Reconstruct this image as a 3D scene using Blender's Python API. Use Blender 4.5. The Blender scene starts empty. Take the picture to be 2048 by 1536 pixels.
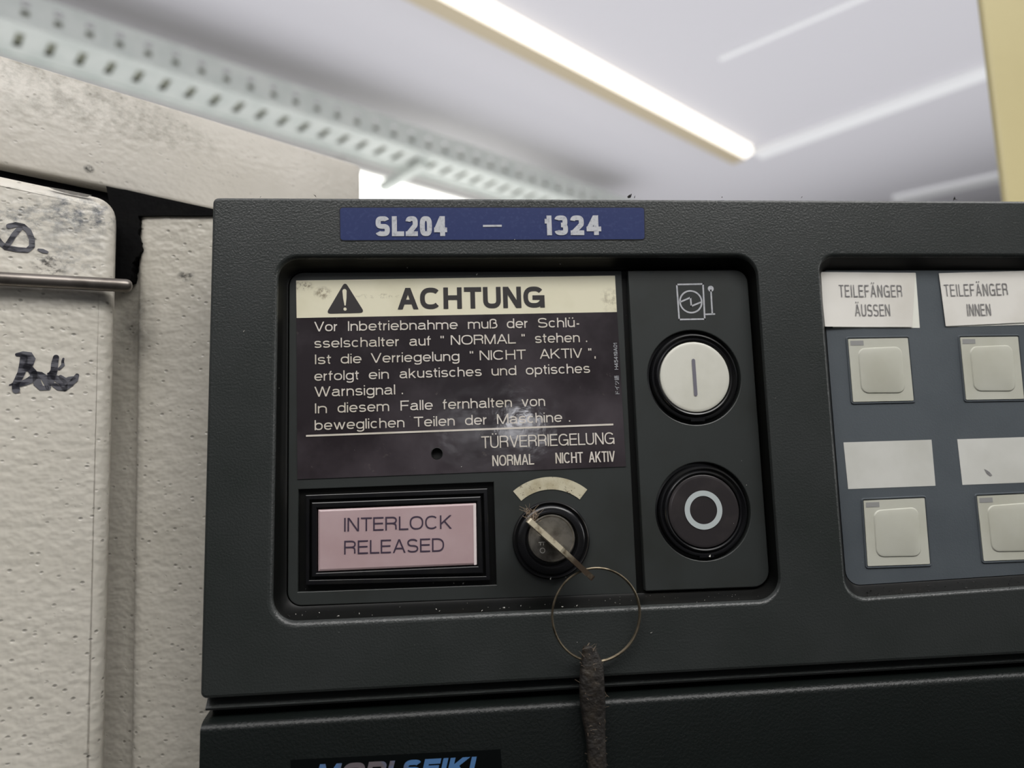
import bpy, bmesh, math, random
from mathutils import Vector, Matrix
random.seed(7)
S = bpy.context.scene
COL = S.collection
PI = math.pi

# ------------------------------------------------------------------ camera
F, CX, CY = 1500.0, 1024.0, 768.0                  # focal length in pixels of the 2048x1536 frame
W = Matrix(((0.9962393375, -0.0807745974, -0.0313471979),      # world -> camera (right, down, forward)
            (-0.0203750043, 0.1332440705, -0.9908737946),
            (0.0842142601, 0.9877861520, 0.1310972018)))
C = Vector((0.0, -0.28, 1.40))
cam_d = bpy.data.cameras.new('camera')
cam_d.sensor_width = 36.0
cam_d.lens = 36.0 * F / 2048.0
cam_d.clip_start = 0.02
cam_d.clip_end = 60
cam_d.dof.use_dof = True
cam_d.dof.focus_distance = 0.285
cam_d.dof.aperture_fstop = 7.6
cam = bpy.data.objects.new('camera', cam_d)
COL.objects.link(cam)
r0, r1, r2 = W[0], W[1], W[2]
cam.matrix_world = Matrix(((r0[0], -r1[0], -r2[0], C[0]), (r0[1], -r1[1], -r2[1], C[1]),
                           (r0[2], -r1[2], -r2[2], C[2]), (0, 0, 0, 1)))
S.camera = cam

# ------------------------------------------------------------------ light
S.view_settings.view_transform = 'Standard'
S.view_settings.look = 'None'
S.view_settings.gamma = 1.0
S.view_settings.use_curve_mapping = False
S.view_settings.exposure = -0.2
wd = bpy.data.worlds.new('hall')
S.world = wd
wd.use_nodes = True
nt = wd.node_tree
bg = nt.nodes['Background']                          # the rest of the hall: bright upper half, dark at floor level
tc = nt.nodes.new('ShaderNodeTexCoord')
sx = nt.nodes.new('ShaderNodeSeparateXYZ')
mr = nt.nodes.new('ShaderNodeMapRange')
mr.interpolation_type = 'SMOOTHSTEP'
mr.inputs['From Min'].default_value, mr.inputs['From Max'].default_value = 0.0, 0.6
mr.inputs['To Min'].default_value, mr.inputs['To Max'].default_value = 0.01, 1.0
nt.links.new(tc.outputs['Generated'], sx.inputs[0])
nt.links.new(sx.outputs['Z'], mr.inputs['Value'])
nt.links.new(mr.outputs['Result'], bg.inputs['Strength'])
bg.inputs['Color'].default_value = (0.95, 0.96, 1.0, 1)

def area(name, loc, rot, sx, sy, power, color=(1, 0.985, 0.96)):
    l = bpy.data.lights.new(name, 'AREA')
    l.shape = 'RECTANGLE'
    l.size, l.size_y = sx, sy
    l.energy = power
    l.color = color
    o = bpy.data.objects.new(name, l)
    o.location = loc
    o.rotation_euler = rot
    COL.objects.link(o)
    return o
YAW = math.radians(38.5)                            # the hall and the machine are turned against the panel
area('tube_row_light', (2.0, -0.9, 3.5), (0, 0, YAW), 3.0, 0.25, 35)
area('ceiling_bounce_fill', (-1.6, 2.6, 2.25), (PI, 0, YAW), 11.0, 11.0, 440, (0.97, 0.975, 1.0))  # added upward light standing in for light bounced around the hall
area('panel_top_fill', (0.08, -0.52, 2.02), (math.radians(22), 0, 0), 1.2, 0.35, 8.5, (1, 0.98, 0.95))  # unseen fill added close above, so the panel darkens downwards
area('right_side_fill', (2.3, -0.55, 1.75), (PI / 2, 0, math.radians(80)), 0.5, 0.9, 7, (1.0, 0.99, 0.97))  # unseen light added on the right for highlights on the recess rims
# two small far lamps behind the camera that glint on the glossy sticker
area('far_lamp', (0.326, -3.17, 1.662), (math.radians(85), 0, math.radians(7)), 0.12, 0.08, 0.65, (0.96, 0.96, 1.0))
area('far_lamp', (0.067, -3.18, 1.656), (math.radians(85), 0, math.radians(0)), 0.08, 0.06, 0.25, (0.96, 0.96, 1.0))

# ------------------------------------------------------------------ helpers
def ray(px, py):
    return W.transposed() @ Vector(((px - CX) / F, (py - CY) / F, 1.0))
def aty(px, py, y):
    d = ray(px, py)
    return C + d * ((y - C[1]) / d[1])
def atz(px, py, z):
    d = ray(px, py)
    return C + d * ((z - C[2]) / d[2])
def atp(px, py, p0, n):
    d = ray(px, py)
    return C + d * ((p0 - C).dot(n) / d.dot(n))

def lin(r, g, b):
    f = lambda c: (c / 255 / 12.92) if c <= 10 else ((c / 255 + 0.055) / 1.055) ** 2.4
    return (f(r), f(g), f(b), 1.0)

def new_mat(name):
    m = bpy.data.materials.new(name)
    m.use_nodes = True
    return m, m.node_tree, m.node_tree.nodes['Principled BSDF']
def nd(t, kind, **kw):
    n = t.nodes.new(kind)
    for k, v in kw.items():
        setattr(n, k, v)
    return n
def coords(t, scale=(1, 1, 1)):
    g = nd(t, 'ShaderNodeNewGeometry')
    mp = nd(t, 'ShaderNodeMapping')
    mp.inputs['Scale'].default_value = scale
    t.links.new(g.outputs['Position'], mp.inputs['Vector'])
    return mp.outputs['Vector']
def noise(t, vec, scale, detail=3, rough=0.55):
    n = nd(t, 'ShaderNodeTexNoise')
    n.inputs['Scale'].default_value = scale
    n.inputs['Detail'].default_value = detail
    n.inputs['Roughness'].default_value = rough
    t.links.new(vec, n.inputs['Vector'])
    return n.outputs['Fac']
def ramp(t, fac, a, b, lo=0.0, hi=1.0):
    n = nd(t, 'ShaderNodeMapRange')
    n.inputs['From Min'].default_value, n.inputs['From Max'].default_value = a, b
    n.inputs['To Min'].default_value, n.inputs['To Max'].default_value = lo, hi
    t.links.new(fac, n.inputs['Value'])
    return n.outputs['Result']
def mix(t, fac, a, b):
    n = nd(t, 'ShaderNodeMix', data_type='RGBA')
    for s, v in ((n.inputs[0], fac), (n.inputs[6], a), (n.inputs[7], b)):
        if isinstance(v, (int, float)):
            s.default_value = v
        elif isinstance(v, tuple):
            s.default_value = v
        else:
            t.links.new(v, s)
    return n.outputs[2]
def math_(t, op, a, b=0.0):
    n = nd(t, 'ShaderNodeMath', operation=op)
    for s, v in ((n.inputs[0], a), (n.inputs[1], b)):
        if isinstance(v, (int, float)):
            s.default_value = v
        else:
            t.links.new(v, s)
    return n.outputs[0]
def bump(t, bsdf, height, strength, dist):
    b = nd(t, 'ShaderNodeBump')
    b.inputs['Strength'].default_value = strength
    b.inputs['Distance'].default_value = dist
    t.links.new(height, b.inputs['Height'])
    t.links.new(b.outputs['Normal'], bsdf.inputs['Normal'])
def blob(t, centre, radii):                          # 1 at the centre, 0 past the radii
    g = nd(t, 'ShaderNodeNewGeometry')
    s = nd(t, 'ShaderNodeVectorMath', operation='SUBTRACT')
    s.inputs[1].default_value = centre
    t.links.new(g.outputs['Position'], s.inputs[0])
    d = nd(t, 'ShaderNodeVectorMath', operation='DIVIDE')
    d.inputs[1].default_value = radii
    t.links.new(s.outputs[0], d.inputs[0])
    l = nd(t, 'ShaderNodeVectorMath', operation='LENGTH')
    t.links.new(d.outputs[0], l.inputs[0])
    return ramp(t, l.outputs['Value'], 1.0, 0.0)

def mat(name, rgb, rough=0.5, metal=0.0, spec=0.5, var=None, bmp=None, dirt=None, coat=0.0, stretch=(1, 1, 1)):
    """var=(scale, rgb2, lo, hi) mottles the colour; dirt=(scale, rgb, lo, hi) lays specks on it; bmp=(scale, strength, distance)"""
    m, t, b = new_mat(name)
    b.inputs['Roughness'].default_value = rough
    b.inputs['Metallic'].default_value = metal
    b.inputs['Specular IOR Level'].default_value = spec
    b.inputs['Coat Weight'].default_value = coat
    col = lin(*rgb)
    v = coords(t, stretch)
    if var:
        col = mix(t, ramp(t, noise(t, v, var[0], 4), var[2], var[3]), col, lin(*var[1]))
    if dirt:
        col = mix(t, ramp(t, noise(t, v, dirt[0], 6, 0.65), dirt[2], dirt[3]), col, lin(*dirt[1]))
    if isinstance(col, tuple):
        b.inputs['Base Color'].default_value = col
    else:
        t.links.new(col, b.inputs['Base Color'])
    if bmp:
        bump(t, b, noise(t, v, bmp[0], 2), bmp[1], bmp[2])
    return m
def emit(name, rgb, strength):
    m, t, b = new_mat(name)
    b.inputs['Base Color'].default_value = lin(*rgb)
    b.inputs['Emission Color'].default_value = lin(*rgb)
    b.inputs['Emission Strength'].default_value = strength
    return m

# ---- objects
def world_loc(o):
    l = Vector((0, 0, 0))
    while o is not None:
        l += o.location
        o = o.parent
    return l
def link_mesh(name, me, mats, parent=None, smooth=True, origin=None, angle=35):
    if not isinstance(mats, (list, tuple)):
        mats = [mats]
    if not me.materials:
        for m in mats:
            me.materials.append(m)
    o = bpy.data.objects.new(name, me)
    COL.objects.link(o)
    if parent is not None:
        off = world_loc(parent)
        o.parent = parent
    else:
        if origin is None:
            n = max(1, len(me.vertices))
            origin = sum((v.co for v in me.vertices), Vector()) / n
        off = Vector(origin)
        o.location = off
    me.transform(Matrix.Translation(-off))
    if smooth:
        keep = [p.use_smooth for p in me.polygons]
        me.set_sharp_from_angle(angle=math.radians(angle))
        me.polygons.foreach_set('use_smooth', keep)
    return o
def obj(name, bm, mats, parent=None, smooth=True, origin=None, angle=35, normals=True):
    me = bpy.data.meshes.new(name)
    if normals:
        bmesh.ops.recalc_face_normals(bm, faces=bm.faces[:])
    flat = bm.faces.layers.int.get('flat')
    for f in bm.faces:                               # filled fronts stay flat, everything around them is smooth
        f.smooth = bool(smooth) and not (flat is not None and f[flat])
    bm.to_mesh(me)
    bm.free()
    return link_mesh(name, me, mats, parent, smooth, origin, angle)
def tag(o, label=None, cat=None, group=None, kind=None):
    if label: o['label'] = label
    if cat: o['category'] = cat
    if group: o['group'] = group
    if kind: o['kind'] = kind
    return o
def thing(name, loc, label, cat, group=None):
    o = bpy.data.objects.new(name, None)
    o.empty_display_size = 0.02
    o.location = loc
    COL.objects.link(o)
    return tag(o, label, cat, group)

# ---- 2-D outlines in the panel plane: lists of (x, z)
def P2(px, py, y):
    p = aty(px, py, y)
    return Vector((p[0], p[2]))
def quad(pts, y):
    return [P2(a, b, y) for a, b in pts]             # TL, TR, BR, BL
def rounded(cs, r, n=6):
    out = []
    k = len(cs)
    if not isinstance(r, (list, tuple)):
        r = [r] * k
    for i in range(k):
        c, rr = cs[i], r[i]
        u = (cs[i - 1] - c).normalized()
        v = (cs[(i + 1) % k] - c).normalized()
        if rr <= 0:
            out.append(c.copy())
            continue
        for j in range(n + 1):
            a = PI / 2 * j / n
            out.append(c + u * rr * (1 - math.sin(a)) + v * rr * (1 - math.cos(a)))
    return out
def circle(c, r, n=64):
    return [Vector((c[0] + r * math.cos(2 * PI * i / n), c[1] + r * math.sin(2 * PI * i / n))) for i in range(n)]
def offset(loop, d):
    """move a closed loop outwards by d (inwards when negative), whatever its winding"""
    n = len(loop)
    ar = sum(loop[i][0] * loop[(i + 1) % n][1] - loop[(i + 1) % n][0] * loop[i][1] for i in range(n))
    sgn = 1 if ar > 0 else -1
    out = []
    for i in range(n):
        a, b, c = loop[i - 1], loop[i], loop[(i + 1) % n]
        e1, e2 = (b - a), (c - b)
        if e1.length < 1e-9: e1 = e2
        if e2.length < 1e-9: e2 = e1
        e1, e2 = e1.normalized(), e2.normalized()
        n1, n2 = Vector((e1[1], -e1[0])) * sgn, Vector((e2[1], -e2[0])) * sgn
        m = n1 + n2
        m = m / max(0.3, m.dot(m) / 2)
        out.append(b + m * d)
    return out
def cpx(l, r, t, b, y):
    """a circle from its pixel extents at depth y -> centre (x,z), radius"""
    c = P2((l + r) / 2, (t + b) / 2, y)
    rad = (P2(r, (t + b) / 2, y) - P2(l, (t + b) / 2, y)).length / 4 + (P2((l + r) / 2, t, y) - P2((l + r) / 2, b, y)).length / 4
    return c, rad

def ring_verts(bm, loop, y):
    return [bm.verts.new((p[0], y, p[1])) for p in loop]
def bridge(bm, A, B, mi=0):
    n = len(A)
    for i in range(n):
        f = bm.faces.new((A[i], A[(i + 1) % n], B[(i + 1) % n], B[i]))
        f.material_index = mi
def fill(bm, rings, mi=0):
    es = []
    for r in rings:
        for i in range(len(r)):
            a, b = r[i], r[(i + 1) % len(r)]
            e = bm.edges.get((a, b)) or bm.edges.new((a, b))
            es.append(e)
    flat = bm.faces.layers.int.get('flat') or bm.faces.layers.int.new('flat')
    g = bmesh.ops.triangle_fill(bm, use_beauty=True, use_dissolve=False, edges=es)
    for f in g['geom']:
        if isinstance(f, bmesh.types.BMFace):
            f.material_index = mi
            f[flat] = 1
def plate(bm, outer, holes, y0, y1, bev=0.0, back=True, mi=0):
    """flat plate, front at y0 and back at y1, with holes and a small round on every front edge"""
    fronts, backs = [], []
    for k, lp in enumerate([outer] + list(holes)):
        s = -1 if k == 0 else 1
        if bev > 0:
            seq = [(offset(lp, s * bev), y0), (offset(lp, s * bev * 0.3), y0 + bev * 0.3), (lp, y0 + bev)]
        else:
            seq = [(lp, y0)]
        rs = [ring_verts(bm, l, y) for l, y in seq] + [ring_verts(bm, lp, y1)]
        for a, b in zip(rs, rs[1:]):
            bridge(bm, a, b, mi)
        fronts.append(rs[0]); backs.append(rs[-1])
    fill(bm, fronts, mi)
    if back:
        fill(bm, backs, mi)
def lathe(bm, c, prof, n=72, mi=0, cap=True):
    rs = []
    for r, y in prof:
        rs.append([bm.verts.new((c[0] + r * math.cos(2 * PI * i / n), y, c[1] + r * math.sin(2 * PI * i / n))) for i in range(n)])
    for a, b in zip(rs, rs[1:]):
        bridge(bm, a, b, mi)
    if cap:
        f = bm.faces.new(rs[-1]); f.material_index = mi
def tube(bm, path, rad, n=10, closed=False, mi=0):
    k = len(path)
    rings = []
    ref = Vector((0.31, 0.8, 0.52)).normalized()
    for i in range(k):
        if closed:
            t = (path[(i + 1) % k] - path[i - 1]).normalized()
        else:
            t = (path[min(k - 1, i + 1)] - path[max(0, i - 1)]).normalized()
        u = t.cross(ref)
        if u.length < 0.05: u = t.cross(Vector((1, 0, 0)))
        u.normalize()
        v = t.cross(u)
        rr = rad[i] if isinstance(rad, (list, tuple)) else rad
        rings.append([bm.verts.new(path[i] + (u * math.cos(2 * PI * j / n) + v * math.sin(2 * PI * j / n)) * rr) for j in range(n)])
    for a, b in zip(rings, rings[1:]):
        bridge(bm, a, b, mi)
    if closed:
        bridge(bm, rings[-1], rings[0], mi)
    else:
        bm.faces.new(rings[0]).material_index = mi
        bm.faces.new(rings[-1]).material_index = mi
def box(bm, p, ux, uy, uz, mi=0):
    """box from corner p along three edge vectors"""
    vs = [bm.verts.new(p + ux * i + uy * j + uz * k) for i in (0, 1) for j in (0, 1) for k in (0, 1)]
    for q in ((0, 1, 3, 2), (4, 6, 7, 5), (0, 4, 5, 1), (2, 3, 7, 6), (0, 2, 6, 4), (1, 5, 7, 3)):
        bm.faces.new([vs[i] for i in q]).material_index = mi
def stroke(bm, pts, w, to3, mi=0, closed=False, caps=6):
    """flat pen stroke of width w along 2-D points; to3 lifts a 2-D point onto its surface"""
    pts = [Vector(p) for p in pts]
    ws = w if isinstance(w, (list, tuple)) else [w] * len(pts)
    n = len(pts)
    L, R = [], []
    for i in range(n):
        if closed:
            t = pts[(i + 1) % n] - pts[i - 1]
        else:
            t = pts[min(n - 1, i + 1)] - pts[max(0, i - 1)]
        t.normalize()
        nn = Vector((-t[1], t[0])) * ws[i] / 2
        L.append(pts[i] + nn); R.append(pts[i] - nn)
    lv = [bm.verts.new(to3(p)) for p in L]
    rv = [bm.verts.new(to3(p)) for p in R]
    for i in range(n if closed else n - 1):
        j = (i + 1) % n
        bm.faces.new((rv[i], rv[j], lv[j], lv[i])).material_index = mi
    if not closed and caps:
        for end, (a, b) in ((0, (lv[0], rv[0])), (n - 1, (rv[-1], lv[-1]))):
            c = pts[end]
            q = (L[0] if end == 0 else R[-1]) - c
            mid = []
            for k in range(1, caps):
                an = PI * k / caps
                mid.append(bm.verts.new(to3(c + Vector((q[0] * math.cos(an) - q[1] * math.sin(an), q[0] * math.sin(an) + q[1] * math.cos(an))))))
            bm.faces.new([a] + mid + [b]).material_index = mi
def on_y(y):
    return lambda p: Vector((p[0], y, p[1]))

# ---- lettering
def raw_text(s, bold=0.0, res=3):
    cu = bpy.data.curves.new('lettering', 'FONT')
    cu.body = s
    cu.fill_mode = 'FRONT'
    cu.resolution_u = res
    cu.offset = bold
    o = bpy.data.objects.new('lettering', cu)
    me = bpy.data.meshes.new_from_object(o)
    vs = [v.co.copy() for v in me.vertices]
    fs = [tuple(p.vertices) for p in me.polygons]
    bpy.data.objects.remove(o); bpy.data.curves.remove(cu); bpy.data.meshes.remove(me)
    return vs, fs
# ---- lettering: a grotesque pen alphabet.  Each glyph is (width, strokes) with capitals 1 tall;
# zones: C = baseline to capital height, x = baseline to x-height, d = plain heights (for descenders)
# a stroke is points (x,y) and arcs ('a', cx, cy, rx, ry, from, to), x from 0 to 1 across the glyph
XH, WID = 0.73, {}
def A_(cx, cy, rx, ry, a0, a1): return ('a', cx, cy, rx, ry, a0, a1)
O_ = [A_(.5, .5, .5, .5, 0, 360)]
N_ARCH = [(1, 0), (1, .56), A_(.5, .56, .5, .44, 0, 180)]
U_ARCH = [(0, 1), (0, .44), A_(.5, .44, .5, .44, 180, 360)]
S_ = [A_(.5, .745, .46, .255, 22, 270), A_(.5, .245, .5, .245, 90, -158)]
DOTS = [('D', [(.27, 1.12), (.27, 1.22)]), ('D', [(.73, 1.12), (.73, 1.22)])]
GLYPHS = {
 'A': (.92, [('C', [(0, 0), (.5, 1)]), ('C', [(1, 0), (.5, 1)]), ('C', [(.2, .3), (.8, .3)])]),
 'C': (.94, [('C', [A_(.5, .5, .5, .5, 42, 318)])]),
 'D': (.88, [('C', [(.4, 1), (0, 1), (0, 0), (.4, 0)]), ('C', [A_(.4, .5, .6, .5, -90, 90)])]),
 'E': (.74, [('C', [(0, 0), (0, 1)]), ('C', [(0, 1), (1, 1)]), ('C', [(0, .53), (.94, .53)]), ('C', [(0, 0), (1, 0)])]),
 'F': (.70, [('C', [(0, 0), (0, 1)]), ('C', [(0, 1), (1, 1)]), ('C', [(0, .5), (.9, .5)])]),
 'G': (.96, [('C', [A_(.5, .5, .5, .5, 38, 332)]), ('C', [(.55, .47), (1, .47)]), ('C', [(1, .47), (1, 0)])]),
 'H': (.82, [('C', [(0, 0), (0, 1)]), ('C', [(1, 0), (1, 1)]), ('C', [(0, .53), (1, .53)])]),
 'I': (0, [('C', [(0, 0), (0, 1)])]),
 'K': (.86, [('C', [(0, 0), (0, 1)]), ('C', [(0, .32), (.95, 1)]), ('C', [(.36, .57), (1, 0)])]),
 'L': (.68, [('C', [(0, 1), (0, 0)]), ('C', [(0, 0), (1, 0)])]),
 'M': (.96, [('C', [(0, 0), (0, 1)]), ('C', [(1, 0), (1, 1)]), ('C', [(0, 1), (.5, 0)]), ('C', [(1, 1), (.5, 0)])]),
 'N': (.82, [('C', [(0, 0), (0, 1)]), ('C', [(1, 0), (1, 1)]), ('C', [(0, 1), (1, 0)])]),
 'O': (.98, [('C', O_)]),
 'R': (.84, [('C', [(0, 0), (0, 1)]), ('C', [(0, 1), (.6, 1)]), ('C', [A_(.6, .755, .38, .245, 90, -90)]), ('C', [(.6, .51), (0, .51)]), ('C', [A_(.6, .25, .36, .26, 90, 0), (.97, 0)])]),
 'S': (.82, [('C', S_)]),
 'T': (.78, [('C', [(0, 1), (1, 1)]), ('C', [(.5, 1), (.5, 0)])]),
 'U': (.80, [('C', [(0, 1), (0, .36), A_(.5, .36, .5, .36, 180, 360), (1, 1)])]),
 'V': (.88, [('C', [(0, 1), (.5, 0)]), ('C', [(1, 1), (.5, 0)])]),
 'W': (1.28, [('C', [(0, 1), (.27, 0)]), ('C', [(.27, 0), (.5, 1)]), ('C', [(.5, 1), (.73, 0)]), ('C', [(.73, 0), (1, 1)])]),
 'a': (.68, [('x', [A_(.47, .70, .42, .30, 160, 0), (.89, .12)]), ('x', [(.89, .12), (1, 0)]), ('x', [A_(.45, .75, .44, .18, -10, -90), A_(.38, .28, .38, .28, 95, 270), A_(.40, .40, .49, .40, 270, 350)])]),
 'b': (.66, [('C', [(0, 0), (0, 1)]), ('x', O_)]),
 'c': (.62, [('x', [A_(.5, .5, .5, .5, 45, 315)])]),
 'd': (.66, [('C', [(1, 0), (1, 1)]), ('x', O_)]),
 'e': (.67, [('x', [A_(.5, .5, .5, .5, 0, 318)]), ('x', [(0, .5), (1, .5)])]),
 'f': (.36, [('C', [(.35, 0), (.35, .78), A_(.85, .78, .5, .22, 180, 95)]), ('x', [(0, 1), (1, 1)])]),
 'g': (.66, [('x', O_), ('d', [(1, .73), (1, 0), A_(.5, -.02, .5, .215, 0, -150)])]),
 'h': (.60, [('C', [(0, 0), (0, 1)]), ('x', N_ARCH)]),
 'i': (0, [('x', [(0, 0), (0, 1)]), ('d', [(0, .89), (0, 1)])]),
 'k': (.62, [('C', [(0, 0), (0, 1)]), ('x', [(0, .35), (.9, 1)]), ('x', [(.36, .58), (1, 0)])]),
 'l': (0, [('C', [(0, 0), (0, 1)])]),
 'm': (1.02, [('x', [(0, 0), (0, 1)]), ('x', [(.5, 0), (.5, .62), A_(.25, .62, .25, .38, 0, 180)]), ('x', [(1, 0), (1, .62), A_(.75, .62, .25, .38, 0, 180)])]),
 'n': (.60, [('x', [(0, 0), (0, 1)]), ('x', N_ARCH)]),
 'o': (.68, [('x', O_)]),
 'p': (.66, [('d', [(0, -.27), (0, .73)]), ('x', O_)]),
 'r': (.34, [('x', [(0, 0), (0, 1)]), ('x', [A_(1, .45, 1, .53, 180, 88)])]),
 's': (.60, [('x', S_)]),
 't': (.34, [('d', [(.4, .92), (.4, .25)]), ('x', [A_(.9, .25, .5, .25, 180, 272)]), ('x', [(0, 1), (1, 1)])]),
 'u': (.60, [('x', [(1, 0), (1, 1)]), ('x', U_ARCH)]),
 'v': (.62, [('x', [(0, 1), (.5, 0)]), ('x', [(1, 1), (.5, 0)])]),
 'w': (.96, [('x', [(0, 1), (.27, 0)]), ('x', [(.27, 0), (.5, 1)]), ('x', [(.5, 1), (.73, 0)]), ('x', [(.73, 0), (1, 1)])]),
 'ß': (.66, [('C', [(0, 0), (0, .74), A_(.45, .74, .45, .26, 180, 0), A_(.45, .76, .45, .2, 0, -90)]), ('C', [A_(.42, .29, .58, .29, 80, -110)])]),
 '0': (.68, [('C', [A_(.5, .5, .5, .5, 0, 360)])]),
 '1': (.34, [('C', [(1, 0), (1, 1)]), ('C', [(0, .78), (1, .78)])]),
 '2': (.68, [('C', [A_(.5, .72, .5, .28, 172, -32), (.05, .02)]), ('C', [(0, 0), (1, 0)])]),
 '3': (.68, [('C', [A_(.5, .76, .46, .24, 165, -90)]), ('C', [A_(.5, .26, .5, .26, 90, -165)])]),
 '4': (.74, [('C', [(.74, 0), (.74, 1)]), ('C', [(.74, 1), (0, .27)]), ('C', [(0, .25), (1, .25)])]),
 '5': (.68, [('C', [(.92, 1), (.12, 1)]), ('C', [(.12, 1), (.05, .5)]), ('C', [A_(.48, .32, .52, .32, 140, -160)])]),
 '9': (.68, [('C', [A_(.5, .68, .5, .32, 0, 360)]), ('C', [(1, .68), (1, .45), A_(.5, .36, .5, .36, 0, -150)])]),
 '-': (.34, [('d', [(0, .32), (1, .32)])]),
 '.': (0, [('d', [(0, 0), (0, .13)])]),
 ',': (0, [('d', [(0, .13), (0, -.12)])]),
 '"': (.30, [('d', [(0, .72), (0, .96)]), ('d', [(1, .72), (1, .96)])]),
}
GLYPHS['ü'] = (GLYPHS['u'][0], GLYPHS['u'][1] + [('d', [(.22, .89), (.22, 1)]), ('d', [(.78, .89), (.78, 1)])])
GLYPHS['Ü'] = (GLYPHS['U'][0], GLYPHS['U'][1] + DOTS)
GLYPHS['Ä'] = (GLYPHS['A'][0], GLYPHS['A'][1] + DOTS)
def text(bm, s, pl, pr, cap_px, y, pen=0.115, gap=0.125, space=0.30, shear=0.0, mi=0, square=2.35, segs=14, at=None):
    """one line: ink runs from pixel pl to pixel pr along the baseline, capitals cap_px tall, on the plane y"""
    at = at or (lambda a, b: aty(a, b, y))
    A, B = at(*pl), at(*pr)
    T = at(pl[0], pl[1] - cap_px)
    ex = (B - A).normalized()
    up = (T - A) - ex * (T - A).dot(ex)
    h = up.length
    up.normalize()
    total = (B - A).length / h
    w = pen
    # advance: widths and gaps stretch by k so that the line fits, the pen keeps its width
    fixed = flex = 0.0
    for i, c in enumerate(s):
        if c == ' ':
            flex += space
            continue
        fixed += w
        flex += max(0.0, GLYPHS[c][0] - w)
        if i < len(s) - 1: flex += gap * 0.75 if c in 'LTVAr"' else gap
    k = (total - fixed) / flex if flex > 1e-6 else 1.0
    nrm = ex.cross(up)
    lift = [0.0]
    to3 = lambda X, Y: A + ex * ((X + shear * Y) * h) + up * (Y * h) + nrm * lift[0]
    X0 = 0.0
    def ymap(z, v):
        if z == 'C': return w / 2 + v * (1 - w)
        if z == 'x': return w / 2 + v * (XH - w)
        return v
    for i, c in enumerate(s):
        if c == ' ':
            X0 += space * k
            continue
        gw, strokes = GLYPHS[c]
        inner = max(0.0, gw - w) * k
        for z, path in strokes:
            hi = 1.0 if z == 'C' else XH
            pts, kinds = [], []
            for q in path:
                if q[0] == 'a':
                    _, cx, cy, rx, ry, a0, a1 = q
                    m = max(3, int(segs * abs(a1 - a0) / 180))
                    for j in range(m + 1):
                        an = math.radians(a0 + (a1 - a0) * j / m)
                        ca, sa = math.cos(an), math.sin(an)
                        px = cx + rx * abs(ca) ** (2 / square) * (1 if ca >= 0 else -1)
                        py = cy + ry * abs(sa) ** (2 / square) * (1 if sa >= 0 else -1)
                        pts.append(Vector((w / 2 + px * inner, ymap(z, py)))); kinds.append('a')
                else:
                    yv = q[1] if z in 'dD' else ymap(z, q[1])
                    pts.append(Vector((w / 2 + q[0] * inner, yv))); kinds.append('l')
            clean, ck = [pts[0]], [kinds[0]]
            for p_, q_ in zip(pts[1:], kinds[1:]):
                if (p_ - clean[-1]).length > 1e-4:
                    clean.append(p_); ck.append(q_)
            pts, kinds = clean, ck
            closed = len(path) == 1 and path[0][0] == 'a' and abs(path[0][6] - path[0][5]) == 360
            if closed:
                pts.pop()
            n = len(pts)
            diag = n == 2 and abs(pts[0][0] - pts[1][0]) > 1e-3 and abs(pts[0][1] - pts[1][1]) > 1e-3
            Ls, Rs = [], []
            if diag:
                for _ in range(3):                    # ends on a line are cut level; outer ends stay inside the glyph
                    d = pts[1] - pts[0]
                    hw = w / 2 * d.length / abs(d[1])
                    for e in (0, 1):
                        u_, v = path[e]
                        if v in (0, 1) and z in 'Cx':
                            pts[e][1] = 0.0 if v == 0 else hi
                            if u_ == 0: pts[e][0] = hw
                            elif u_ == 1: pts[e][0] = inner + w - hw
                d = pts[1] - pts[0]
                for e in (0, 1):
                    if path[e][1] in (0, 1) and z in 'Cx':
                        o = Vector((w / 2 * d.length / abs(d[1]), 0))
                        if d[1] > 0: o = -o
                    else:
                        t = d.normalized(); o = Vector((-t[1], t[0])) * w / 2
                    Ls.append(pts[e] + o); Rs.append(pts[e] - o)
            else:
                if not closed:
                    for e, f_ in ((0, 1), (-1, -2)):
                        if n >= 2 and kinds[e] == 'l':
                            t = pts[e] - pts[f_]
                            if (abs(t[0]) < 1e-4 or abs(t[1]) < 1e-4) and z not in 'dD':
                                pts[e] = pts[e] + t.normalized() * w / 2
                for j in range(n):
                    if closed: t1, t2 = pts[j] - pts[j - 1], pts[(j + 1) % n] - pts[j]
                    else:
                        t1 = pts[j] - pts[j - 1] if j > 0 else pts[1] - pts[0]
                        t2 = pts[j + 1] - pts[j] if j < n - 1 else t1
                    t1, t2 = t1.normalized(), t2.normalized()
                    n1, n2 = Vector((-t1[1], t1[0])), Vector((-t2[1], t2[0]))
                    mm = n1 + n2
                    mm = mm / max(0.35, mm.dot(mm) / 2)
                    Ls.append(pts[j] + mm * w / 2); Rs.append(pts[j] - mm * w / 2)
            lift[0] = 4e-6 * (i % 3) * 3 + 4e-6 * strokes.index((z, path))
            lv = [bm.verts.new(to3(X0 + p[0], p[1])) for p in Ls]
            rv = [bm.verts.new(to3(X0 + p[0], p[1])) for p in Rs]
            for j in range(len(lv) if closed else len(lv) - 1):
                j2 = (j + 1) % len(lv)
                f = bm.faces.new((rv[j], rv[j2], lv[j2], lv[j]))
                f.material_index = mi
                f.normal_update()
                if f.normal.dot(nrm) < 0:
                    f.normal_flip()
        X0 += w + inner + (gap * 0.75 if c in 'LTVAr"' else gap) * k

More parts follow.
